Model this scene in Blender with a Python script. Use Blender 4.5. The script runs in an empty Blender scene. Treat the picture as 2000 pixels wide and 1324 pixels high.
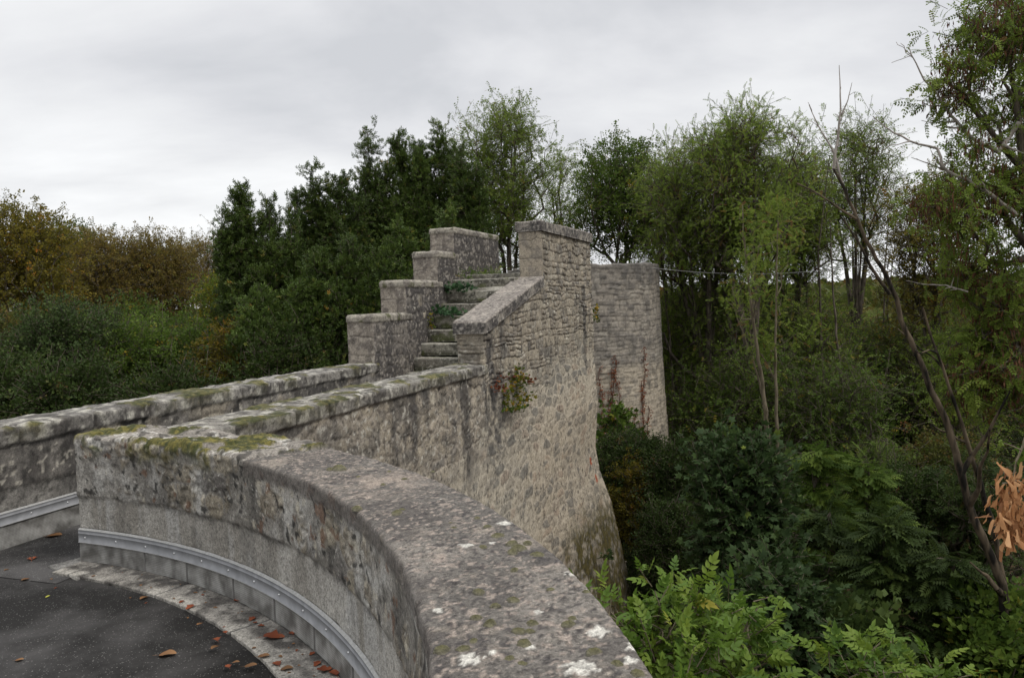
import bpy, math, random
import numpy as np
from mathutils import Matrix, Vector

C = bpy.context.scene
COL = C.collection
# ------------------------------------------------------------------ camera, sky, sun, exposure
F = 1525.0
EYE = 1.65
PITCH, ROLL = math.radians(2.78), math.radians(-2.0)
cam = bpy.data.cameras.new('camera'); camo = bpy.data.objects.new('camera', cam); COL.objects.link(camo)
cam.sensor_width = 36; cam.lens = F / 2000 * 36; cam.clip_start = 0.05; cam.clip_end = 9000
MR = Matrix.Rotation(math.pi/2 - PITCH, 4, 'X') @ Matrix.Rotation(ROLL, 4, 'Z')
camo.matrix_world = Matrix.Translation((0, 0, EYE)) @ MR
C.camera = camo
R3 = np.array([[MR[i][j] for j in range(3)] for i in range(3)])

C.view_settings.view_transform = 'Standard'; C.view_settings.look = 'None'
C.view_settings.exposure = 0.22; C.view_settings.gamma = 1; C.view_settings.use_curve_mapping = False
C.cycles.max_bounces = 6; C.cycles.diffuse_bounces = 4; C.cycles.glossy_bounces = 2
C.cycles.transmission_bounces = 3; C.cycles.transparent_max_bounces = 4
C.cycles.use_denoising = True

SUN_EL, SUN_AZ = math.radians(52), math.radians(120)      # azimuth clockwise from +Y
w = bpy.data.worlds.new('World'); C.world = w; w.use_nodes = True
nt = w.node_tree; nt.nodes.clear(); N = nt.nodes.new; LK = nt.links.new
out = N('ShaderNodeOutputWorld'); bg = N('ShaderNodeBackground'); LK(bg.outputs[0], out.inputs[0])
sky = N('ShaderNodeTexSky'); sky.sky_type = 'NISHITA'; sky.sun_disc = False
sky.sun_elevation = SUN_EL; sky.sun_rotation = SUN_AZ
skm = N('ShaderNodeVectorMath'); skm.operation = 'SCALE'; skm.inputs['Scale'].default_value = 0.10; LK(sky.outputs[0], skm.inputs[0])
tc = N('ShaderNodeTexCoord')
nrm = N('ShaderNodeVectorMath'); nrm.operation = 'NORMALIZE'; LK(tc.outputs['Generated'], nrm.inputs[0])
sp = N('ShaderNodeSeparateXYZ'); LK(nrm.outputs[0], sp.inputs[0])
def mth(op, a, b=None, c=None, clamp=False):
    m = N('ShaderNodeMath'); m.operation = op; m.use_clamp = clamp
    for i, v in enumerate((a, b, c)):
        if v is None: continue
        if isinstance(v, (int, float)): m.inputs[i].default_value = v
        else: LK(v, m.inputs[i])
    return m.outputs[0]
zc = mth('MAXIMUM', sp.outputs[2], 0.0)
den = mth('ADD', zc, 0.22)
cx_ = mth('DIVIDE', sp.outputs[0], den); cy_ = mth('DIVIDE', sp.outputs[1], den)
cmb = N('ShaderNodeCombineXYZ'); LK(cx_, cmb.inputs[0]); LK(mth('MULTIPLY', cy_, 1.25), cmb.inputs[1]); cmb.inputs[2].default_value = 3.7
n1 = N('ShaderNodeTexNoise'); n1.inputs['Scale'].default_value = 1.2; n1.inputs['Detail'].default_value = 6; n1.inputs['Roughness'].default_value = 0.52; n1.inputs['Distortion'].default_value = 0.25
LK(cmb.outputs[0], n1.inputs['Vector'])
n2 = N('ShaderNodeTexNoise'); n2.inputs['Scale'].default_value = 0.42; n2.inputs['Detail'].default_value = 3
LK(cmb.outputs[0], n2.inputs['Vector'])
cl = mth('ADD', mth('MULTIPLY', n1.outputs['Fac'], 0.8), mth('MULTIPLY', n2.outputs['Fac'], 0.4))
cl = mth('ADD', cl, mth('MULTIPLY', sp.outputs[0], -0.13))
# brighter break low in the sky on the right
cl = mth('MULTIPLY_ADD', cl, 1.15, -0.085)
ramp = N('ShaderNodeValToRGB'); LK(cl, ramp.inputs[0])
el = ramp.color_ramp.elements
el[0].position = 0.42; el[0].color = (0.57, 0.58, 0.605, 1)
el[1].position = 0.80; el[1].color = (0.88, 0.885, 0.89, 1)
e = el.new(0.54); e.color = (0.68, 0.685, 0.705, 1)
e = el.new(0.65); e.color = (0.77, 0.775, 0.785, 1)
# an overcast dome is brighter overhead than at the horizon
up = N('ShaderNodeMapRange'); up.interpolation_type = 'SMOOTHSTEP'; LK(sp.outputs[2], up.inputs[0])
up.inputs[1].default_value = 0.40; up.inputs[2].default_value = 0.95; up.inputs[3].default_value = 1.0; up.inputs[4].default_value = 2.3
lo = N('ShaderNodeMapRange'); lo.interpolation_type = 'SMOOTHSTEP'; LK(sp.outputs[2], lo.inputs[0])
lo.inputs[1].default_value = 0.0; lo.inputs[2].default_value = 0.11; lo.inputs[3].default_value = 1.0; lo.inputs[4].default_value = 0.0
rt = N('ShaderNodeMapRange'); rt.interpolation_type = 'SMOOTHSTEP'; LK(sp.outputs[0], rt.inputs[0])
rt.inputs[1].default_value = -0.1; rt.inputs[2].default_value = 0.4
lowr = mth('MULTIPLY', lo.outputs[0], rt.outputs[0])
mixl = N('ShaderNodeMix'); mixl.data_type = 'RGBA'; LK(lowr, mixl.inputs[0]); LK(ramp.outputs[0], mixl.inputs[6]); mixl.inputs[7].default_value = (0.90, 0.91, 0.93, 1)
sc = N('ShaderNodeVectorMath'); sc.operation = 'SCALE'; LK(mixl.outputs[2], sc.inputs[0]); LK(up.outputs[0], sc.inputs['Scale'])
mixs = N('ShaderNodeMix'); mixs.data_type = 'RGBA'; mixs.inputs[0].default_value = 0.95
LK(skm.outputs[0], mixs.inputs[6]); LK(sc.outputs[0], mixs.inputs[7])
LK(mixs.outputs[2], bg.inputs[0]); bg.inputs[1].default_value = 1.0

sl = bpy.data.lights.new('sun', 'SUN'); sl.energy = 1.5; sl.angle = math.radians(18); sl.color = (1.0, 0.95, 0.88)
so = bpy.data.objects.new('sun', sl); COL.objects.link(so)
sd = Vector((math.sin(SUN_AZ)*math.cos(SUN_EL), math.cos(SUN_AZ)*math.cos(SUN_EL), math.sin(SUN_EL)))
so.rotation_euler = sd.to_track_quat('Z', 'Y').to_euler()

# ------------------------------------------------------------------ survey helpers
def at(px, py, Y):
    """world point seen at photo pixel (px,py), at distance Y"""
    d = R3 @ np.array([(px-1000)/F, -(py-662)/F, -1.0]); return np.array([0, 0, EYE]) + d*(Y/d[1])
def atz(px, py, z):
    d = R3 @ np.array([(px-1000)/F, -(py-662)/F, -1.0]); return np.array([0, 0, EYE]) + d*((z-EYE)/d[2])
TH = math.atan(0.36); ST, CT = math.sin(TH), math.cos(TH)
OX = -4.12
def W(d, t, z=0.0):      # wall frame: t along the walls, d across (0 = outer face of the right wall)
    return (OX + t*ST + d*CT, t*CT - d*ST, z)
TCX, TCY, TR, TW, TZ = -4.519, 1.092, 4.3675, 0.463, 0.8375     # round terrace

# ------------------------------------------------------------------ object helpers
def tag(o, label=None, cat=None, group=None, kind=None):
    if label: o['label'] = label
    if cat: o['category'] = cat
    if group: o['group'] = group
    if kind: o['kind'] = kind
    return o
def empty(name, loc=(0, 0, 0), label=None, cat=None, group=None, rz=0):
    o = bpy.data.objects.new(name, None); COL.objects.link(o); o.location = loc; o.rotation_euler = (0, 0, rz)
    o.empty_display_size = 0.2
    return tag(o, label, cat, group)
def mesh_np(name, V, Fq, mat, parent=None, attrs=None, cols=None, smooth=False, world=True):
    """V (n,3) array, Fq (f,k) index array or list of such arrays"""
    V = np.asarray(V, dtype=np.float32)
    if parent is not None and world:
        V = V - np.array(parent.matrix_basis.translation, dtype=np.float32)
    FL = Fq if isinstance(Fq, list) else [Fq]
    FL = [np.asarray(f, dtype=np.int32) for f in FL if len(f)]
    me = bpy.data.meshes.new(name)
    me.vertices.add(len(V)); me.vertices.foreach_set('co', V.ravel())
    loops = np.concatenate([f.ravel() for f in FL]); me.loops.add(len(loops)); me.loops.foreach_set('vertex_index', loops)
    starts = []; o = 0
    for f in FL:
        k = f.shape[1]; starts.append(o + np.arange(len(f))*k); o += f.size
    starts = np.concatenate(starts).astype(np.int32)
    me.polygons.add(len(starts)); me.polygons.foreach_set('loop_start', starts)
    if smooth: me.polygons.foreach_set('use_smooth', np.ones(len(starts), dtype=bool))
    if attrs:
        for k, v in attrs.items():
            a = me.attributes.new(k, 'FLOAT', 'POINT'); a.data.foreach_set('value', np.asarray(v, dtype=np.float32))
    if cols is not None:
        a = me.attributes.new('Col', 'FLOAT_COLOR', 'POINT')
        c4 = np.ones((len(V), 4), dtype=np.float32); c4[:, :3] = cols; a.data.foreach_set('color', c4.ravel())
    me.update(calc_edges=True); me.validate()
    if mat: me.materials.append(mat)
    ob = bpy.data.objects.new(name, me); COL.objects.link(ob)
    if parent is not None: ob.parent = parent
    return ob
def copy_tree(o, loc=None, rz=None, scale=None, parent=None, label=None):
    c = o.copy(); COL.objects.link(c)
    if parent is not None: c.parent = parent
    if loc is not None: c.location = loc
    if rz is not None: c.rotation_euler = (0, 0, rz)
    if scale is not None: c.scale = scale if hasattr(scale, '__len__') else (scale,)*3
    if label: c['label'] = label
    for ch in list(o.children): copy_tree(ch, parent=c)
    return c

# ------------------------------------------------------------------ noise
_rt = np.random.RandomState(7).rand(65536).astype(np.float32)
def _h(ix, iy, iz=0):
    return _rt[((ix*73856093) ^ (iy*19349663) ^ (iz*83492791)) & 65535]
def vn(x, y, z=None):
    if z is None: z = np.zeros_like(x)
    xi = np.floor(x).astype(np.int64); yi = np.floor(y).astype(np.int64); zi = np.floor(z).astype(np.int64)
    fx, fy, fz = x-xi, y-yi, z-zi
    fx = fx*fx*(3-2*fx); fy = fy*fy*(3-2*fy); fz = fz*fz*(3-2*fz)
    r = 0
    for a in (0, 1):
        wa = fx if a else 1-fx
        for b in (0, 1):
            wb = fy if b else 1-fy
            for c in (0, 1):
                r = r + wa*wb*(fz if c else 1-fz)*_h(xi+a, yi+b, zi+c)
    return r
def fbm(x, y, z=None, o=4, s=1.0, seed=0):
    if z is None: z = np.zeros_like(x)
    r = 0; a = 0.5; f = s; tot = 0
    for i in range(o):
        r = r + a*vn(x*f+seed*17.3+i*5.1, y*f-seed*9.7, z*f+seed*3.1); tot += a; a *= 0.5; f *= 2.03
    return r/tot
def sst(a, b, x): 
    t = np.clip((x-a)/(b-a), 0, 1); return t*t*(3-2*t)
def stones(s, z, cw=0.28, ch=0.15, jx=0.8, jz=0.4, seed=0, warp=0.05, p=3.0):
    """jittered courses of rubble. returns edge distance (m), stone id 0..1, second id, local offset"""
    s2 = s + warp*(fbm(s, z, o=2, s=2.2, seed=seed+1)-0.5)*2
    z2 = z + warp*1.2*(fbm(s, z, o=2, s=1.4, seed=seed+2)-0.5)*2 + 0.012*(fbm(s, z, o=2, s=14, seed=seed+5)-0.5)*2
    s2 = s2 + 0.012*(fbm(s, z, o=2, s=14, seed=seed+6)-0.5)*2
    row = np.floor(z2/ch).astype(np.int64)
    F1 = np.full(s.shape, 9.0); F2 = np.full(s.shape, 9.0); ID = np.zeros(s.shape); ID2 = np.zeros(s.shape)
    for dr in (-1, 0, 1):
        r = row+dr
        off = _h(r, r*0+seed, r*0+11)*cw
        wr = cw*(0.7+0.8*_h(r, r*0+seed, r*0+12))
        cc = np.floor((s2+off)/wr).astype(np.int64)
        for dc in (-1, 0, 1):
            c = cc+dc
            px = (c+0.5+jx*(_h(c, r, r*0+seed)-0.5))*wr-off
            pz = (r+0.5+jz*(_h(c, r, r*0+seed+31)-0.5))*ch
            d = ((np.abs(s2-px)/wr)**p+(np.abs(z2-pz)/ch)**p)**(1/p)
            idv = _h(c+7, r-3, r*0+seed+77); id2 = _h(c+19, r+13, r*0+seed+99)
            d = d - 0.10*(idv-0.5)
            m1 = d < F1
            F2 = np.where(m1, F1, np.minimum(F2, d)); 
            ID = np.where(m1, idv, ID); ID2 = np.where(m1, id2, ID2); F1 = np.where(m1, d, F1)
    return (F2-F1)*ch*0.9, ID, ID2
_cr = np.random.RandomState(21)
def courses(s, z, hmin=0.085, hmax=0.19, wmin=0.09, wmax=0.30, seed=0, wav=0.09):
    rs = np.random.RandomState(seed+1)
    z2 = z+30+wav*(fbm(s, z*0.3, o=3, s=0.8, seed=seed)-0.5)*2+0.05*(fbm(s, z, o=2, s=2.6, seed=seed+4)-0.5)*2+0.018*(fbm(s, z, o=3, s=7, seed=seed+1)-0.5)*2+0.008*(fbm(s, z, o=2, s=22, seed=seed+9)-0.5)*2
    s2 = s+60+0.016*(fbm(s, z, o=3, s=8, seed=seed+2)-0.5)*2+0.008*(fbm(s, z, o=2, s=24, seed=seed+8)-0.5)*2
    H = np.cumsum(rs.uniform(hmin, hmax, 900)); Wd = np.cumsum(rs.uniform(wmin, wmax, 2400))
    r = np.searchsorted(H, z2); zb = H[r-1]; zt = H[r]
    sc_ = 0.75+0.6*_h(r, r*0+seed, r*0+3); s3 = s2*sc_+_h(r, r*0+seed, r*0+4)*37
    c = np.searchsorted(Wd, s3); a = Wd[np.maximum(c-1, 0)]; b = Wd[np.minimum(c, len(Wd)-1)]
    idv = _h(c, r, r*0+seed+5); id2 = _h(c, r, r*0+seed+6)
    mid = zb+(zt-zb)*(0.35+0.3*id2); sp_ = (idv > 0.5) & (zt-zb > 0.11)
    zb = np.where(sp_ & (z2 > mid), mid, zb); zt = np.where(sp_ & (z2 <= mid), mid, zt); idv = np.where(sp_ & (z2 > mid), (idv*7.3) % 1, idv)
    ds = np.minimum(s3-a, b-s3)/sc_; dz = np.minimum(z2-zb, zt-z2)
    k_ = 0.028; e = np.where((ds < k_) & (dz < k_), k_-np.hypot(k_-ds, k_-dz), np.minimum(ds, dz))
    return e, idv, id2
def mixc(a, b, m):
    a = np.asarray(a, dtype=np.float32); b = np.asarray(b, dtype=np.float32)
    return a*(1-m[..., None])+b*m[..., None]

# ------------------------------------------------------------------ materials
def stone_mat(name, s1=38, s2=160, bump=0.5, rough=0.9, contrast=0.35, mot=0.62, grit=0.0):
    m = bpy.data.materials.new(name); m.use_nodes = True; t = m.node_tree; b = t.nodes['Principled BSDF']
    n = t.nodes.new; l = t.links.new
    at_ = n('ShaderNodeAttribute'); at_.attribute_name = 'Col'
    g = n('ShaderNodeNewGeometry')
    a = n('ShaderNodeTexNoise'); a.inputs['Scale'].default_value = s1; a.inputs['Detail'].default_value = 7; a.inputs['Roughness'].default_value = 0.72; l(g.outputs['Position'], a.inputs['Vector'])
    c = n('ShaderNodeTexNoise'); c.inputs['Scale'].default_value = s2; c.inputs['Detail'].default_value = 3; c.inputs['Roughness'].default_value = 0.7; l(g.outputs['Position'], c.inputs['Vector'])
    ad = n('ShaderNodeMath'); ad.operation = 'MULTIPLY_ADD'; l(a.outputs['Fac'], ad.inputs[0]); ad.inputs[1].default_value = 0.55
    mu = n('ShaderNodeMath'); mu.operation = 'MULTIPLY'; l(c.outputs['Fac'], mu.inputs[0]); mu.inputs[1].default_value = 0.45
    l(mu.outputs[0], ad.inputs[2])
    mr = n('ShaderNodeMapRange'); l(ad.outputs[0], mr.inputs[0]); mr.inputs[1].default_value = 0.30; mr.inputs[2].default_value = 0.70
    mr.inputs[3].default_value = 1-contrast*1.3; mr.inputs[4].default_value = 1+contrast*1.2; mr.clamp = False
    vm = n('ShaderNodeVectorMath'); vm.operation = 'SCALE'; l(at_.outputs['Color'], vm.inputs[0]); l(mr.outputs[0], vm.inputs['Scale'])
    mo_ = n('ShaderNodeTexNoise'); mo_.inputs['Scale'].default_value = s1*0.28; mo_.inputs['Detail'].default_value = 9; mo_.inputs['Roughness'].default_value = 0.78; l(g.outputs['Position'], mo_.inputs['Vector'])
    mm = n('ShaderNodeMapRange'); l(mo_.outputs['Fac'], mm.inputs[0]); mm.inputs[1].default_value = 0.50; mm.inputs[2].default_value = 0.60; mm.inputs[3].default_value = 1.0; mm.inputs[4].default_value = mot
    v2 = n('ShaderNodeVectorMath'); v2.operation = 'SCALE'; l(vm.outputs[0], v2.inputs[0]); l(mm.outputs[0], v2.inputs['Scale'])
    if grit > 0:
        lastv = v2
        for sc_g, lo_g, hi_g, k_g in ((55, 0.53, 0.57, 1-0.55*grit), (95, 0.56, 0.60, 1+0.75*grit), (210, 0.56, 0.60, 1-0.5*grit), (260, 0.58, 0.61, 1+0.8*grit)):
            q_ = n('ShaderNodeTexNoise'); q_.inputs['Scale'].default_value = sc_g; q_.inputs['Detail'].default_value = 5; q_.inputs['Roughness'].default_value = 0.7; l(g.outputs['Position'], q_.inputs['Vector'])
            r_ = n('ShaderNodeMapRange'); l(q_.outputs['Fac'], r_.inputs[0]); r_.inputs[1].default_value = lo_g; r_.inputs[2].default_value = hi_g; r_.inputs[3].default_value = 1.0; r_.inputs[4].default_value = k_g
            v3 = n('ShaderNodeVectorMath'); v3.operation = 'SCALE'; l(lastv.outputs[0], v3.inputs[0]); l(r_.outputs[0], v3.inputs['Scale']); lastv = v3
        v2 = lastv
    l(v2.outputs[0], b.inputs['Base Color'])
    b.inputs['Roughness'].default_value = rough; b.inputs['Specular IOR Level'].default_value = 0.25
    bp = n('ShaderNodeBump'); bp.inputs['Strength'].default_value = bump; bp.inputs['Distance'].default_value = 0.012
    l(ad.outputs[0], bp.inputs['Height']); l(bp.outputs[0], b.inputs['Normal'])
    return m
def plain_mat(name, col, rough=0.6, metal=0.0, nscale=30, nvar=0.2, bump=0.1, bdist=0.005, spec=0.4):
    m = bpy.data.materials.new(name); m.use_nodes = True; t = m.node_tree; b = t.nodes['Principled BSDF']
    n = t.nodes.new; l = t.links.new
    g = n('ShaderNodeNewGeometry')
    a = n('ShaderNodeTexNoise'); a.inputs['Scale'].default_value = nscale; a.inputs['Detail'].default_value = 5; l(g.outputs['Position'], a.inputs['Vector'])
    mr = n('ShaderNodeMapRange'); l(a.outputs['Fac'], mr.inputs[0]); mr.inputs[1].default_value = 0.3; mr.inputs[2].default_value = 0.7; mr.inputs[3].default_value = 1-nvar; mr.inputs[4].default_value = 1+nvar
    vm = n('ShaderNodeVectorMath'); vm.operation = 'SCALE'; vm.inputs[0].default_value = col; l(mr.outputs[0], vm.inputs['Scale'])
    l(vm.outputs[0], b.inputs['Base Color']); b.inputs['Roughness'].default_value = rough; b.inputs['Metallic'].default_value = metal
    b.inputs['Specular IOR Level'].default_value = spec
    bp = n('ShaderNodeBump'); bp.inputs['Strength'].default_value = bump; bp.inputs['Distance'].default_value = bdist
    l(a.outputs['Fac'], bp.inputs['Height']); l(bp.outputs[0], b.inputs['Normal'])
    return m
def leaf_mat(name, stops, trans=0.35, rough=0.62, spec=0.14):
    """stops: [(pos, colour)] over the 'tint' attribute"""
    m = bpy.data.materials.new(name); m.use_nodes = True; t = m.node_tree; b = t.nodes['Principled BSDF']
    n = t.nodes.new; l = t.links.new
    at_ = n('ShaderNodeAttribute'); at_.attribute_name = 'tint'
    oi = n('ShaderNodeObjectInfo')
    r = n('ShaderNodeValToRGB'); l(at_.outputs['Fac'], r.inputs[0]); E_ = r.color_ramp.elements
    E_[0].position, E_[0].color = stops[0][0], (*stops[0][1], 1)
    E_[1].position, E_[1].color = stops[-1][0], (*stops[-1][1], 1)
    for p_, c_ in stops[1:-1]:
        q = E_.new(p_); q.color = (*c_, 1)
    mr = n('ShaderNodeMapRange'); l(oi.outputs['Random'], mr.inputs[0]); mr.inputs[3].default_value = 0.85; mr.inputs[4].default_value = 1.15
    vm = n('ShaderNodeVectorMath'); vm.operation = 'SCALE'; l(r.outputs[0], vm.inputs[0]); l(mr.outputs[0], vm.inputs['Scale'])
    l(vm.outputs[0], b.inputs['Base Color']); b.inputs['Roughness'].default_value = rough; b.inputs['Specular IOR Level'].default_value = spec
    if trans > 0:
        tr = n('ShaderNodeBsdfTranslucent'); l(vm.outputs[0], tr.inputs[0])
        mx = n('ShaderNodeMixShader'); mx.inputs[0].default_value = trans
        o_ = t.nodes['Material Output']; l(b.outputs[0], mx.inputs[1]); l(tr.outputs[0], mx.inputs[2]); l(mx.outputs[0], o_.inputs[0])
    return m
M_rub = stone_mat('rubble_stone', 34, 130, 0.6, contrast=0.36, grit=0.45)
M_cut = stone_mat('cut_stone', 45, 170, 0.5, contrast=0.36, grit=0.5)
M_con = stone_mat('weathered_concrete', 70, 300, 0.55, contrast=0.42, mot=0.74, grit=0.62)
M_far = stone_mat('tower_stone', 16, 60, 0.5, contrast=0.3)

# ------------------------------------------------------------------ rounded, displaced lattice box
def rbox(name, A, B, Z, fn, mat, parent=None, r=0.02, mp=None, skip_bottom=True, frame=W, pre=None):
    """A,B,Z: coordinate arrays (across, along, up). fn(p, n, face) -> disp, colour. mp: maps (d,t,z) -> (d,t,z)."""
    A, B, Z = (np.asarray(q, dtype=float) for q in (A, B, Z))
    na, nb, nz = len(A), len(B), len(Z)
    idx = -np.ones((na, nb, nz), dtype=np.int64)
    m = np.zeros((na, nb, nz), bool); m[0] = m[-1] = True; m[:, 0] = m[:, -1] = True; m[:, :, -1] = True
    m[:, :, 0] = True
    ii, jj, kk = np.nonzero(m); idx[ii, jj, kk] = np.arange(len(ii))
    P = np.stack([A[ii], B[jj], Z[kk]], 1)
    lo_ = np.array([A[0]+r, B[0]+r, Z[0]]); hi_ = np.array([A[-1]-r, B[-1]-r, Z[-1]-r])
    inn = np.clip(P, lo_, hi_); dv = P-inn; L = np.linalg.norm(dv, axis=1)
    n = dv/np.maximum(L, 1e-9)[:, None]
    bot = L < 1e-9; n[bot] = (0, 0, -1)
    P2 = np.where(bot[:, None], P, inn+n*r)
    face = np.argmax(np.abs(n), axis=1)*2+(np.take_along_axis(n, np.argmax(np.abs(n), axis=1)[:, None], 1)[:, 0] > 0)   # 0 -d,1 +d,2 -t,3 +t,5 top
    if mp is not None: P2 = mp(P2)
    disp, col = fn(P2, n, face)
    disp = np.where(bot, 0, disp)
    P3 = P2+n*disp[:, None]
    X, Y, ZZ = frame(P3[:, 0], P3[:, 1], P3[:, 2])
    V = np.stack([X, Y, ZZ], 1)
    Fs = []
    def q(a, b, c, d): Fs.append(np.stack([a.ravel(), b.ravel(), c.ravel(), d.ravel()], 1))
    g = idx[0]; q(g[:-1, :-1], g[:-1, 1:], g[1:, 1:], g[1:, :-1])
    g = idx[-1]; q(g[:-1, :-1], g[1:, :-1], g[1:, 1:], g[:-1, 1:])
    g = idx[:, 0]; q(g[:-1, :-1], g[1:, :-1], g[1:, 1:], g[:-1, 1:])
    g = idx[:, -1]; q(g[:-1, :-1], g[:-1, 1:], g[1:, 1:], g[1:, :-1])
    g = idx[:, :, -1]; q(g[:-1, :-1], g[1:, :-1], g[1:, 1:], g[:-1, 1:])
    g = idx[:, :, 0]; q(g[:-1, :-1], g[:-1, 1:], g[1:, 1:], g[1:, :-1])
    Fq = np.concatenate(Fs)
    if frame is Wc: Fq = Fq[:, ::-1]
    return mesh_np(name, V, Fq, mat, parent, cols=col, smooth=True)
def ar(a, b, h): return np.linspace(a, b, max(2, int(round((b-a)/h))+1))
def seg(*pts):      # (value, step) pairs -> nonuniform axis
    o = [np.array([pts[0][0]])]
    for (a, h), (b, _) in zip(pts[:-1], pts[1:]): o.append(ar(a, b, h)[1:])
    return np.concatenate(o)
def surf_uv(p, n, face):
    s = np.where(face < 2, p[:, 1], np.where(face < 4, p[:, 0]+50, p[:, 1]))
    v = np.where(face < 4, p[:, 2], p[:, 0]+20)
    return s, v
STREAK = (0.055, 0.052, 0.05)
MOSS = (0.085, 0.082, 0.018); MOSSD = (0.045, 0.05, 0.015)
LICH = (0.46, 0.44, 0.38)
def streaks(p, s, ztop, seed, dens=0.5, length=1.0):
    """dark algae runs falling from the top of a wall"""
    a = fbm(s, p[:, 2]*0.12, o=4, s=3.2, seed=seed)
    b = fbm(s, p[:, 2], o=3, s=9, seed=seed+3)
    dpt = np.clip((ztop-p[:, 2])/length, 0, 4)
    return np.clip(sst(0.62-dens*0.35, 0.75-dens*0.2, a*0.75+b*0.25-dpt*0.10), 0, 1)
def speck(p, sc, lo, hi, seed):
    return sst(lo, hi, fbm(p[:, 0], p[:, 1], p[:, 2], o=3, s=sc, seed=seed))

# ================================================================== TERRACE
def Wc(a, b, z):        # terrace frame: a outwards from the inner face, b arc length clockwise from north
    ang = math.pi/2 - b/TR
    return (TCX+(TR+a)*np.cos(ang), TCY+(TR+a)*np.sin(ang), z)
def arcb(x, y): return (math.pi/2-math.atan2(y-TCY, x-TCX))*TR
B0 = arcb(-2.90, 5.20)      # corner with the walkway
BE = arcb(-1.39, 4.23)      # where the smooth coping begins
LICHS = [(915, 1288, .035), (1130, 1308, .05), (1165, 1234, .032), (910, 1066, .03), (962, 1060, .018), (1120, 1120, .025), (985, 1022, .03), (1245, 1262, .03), (960, 1276, .012), (860, 975, .012), (1052, 1195, .02), (700, 1052, .015), (1232, 1290, .02), (1030, 1262, .018), (856, 1190, .015)]
LP = [atz(a, b, TZ)[:2] for a, b, _ in LICHS]
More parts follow.
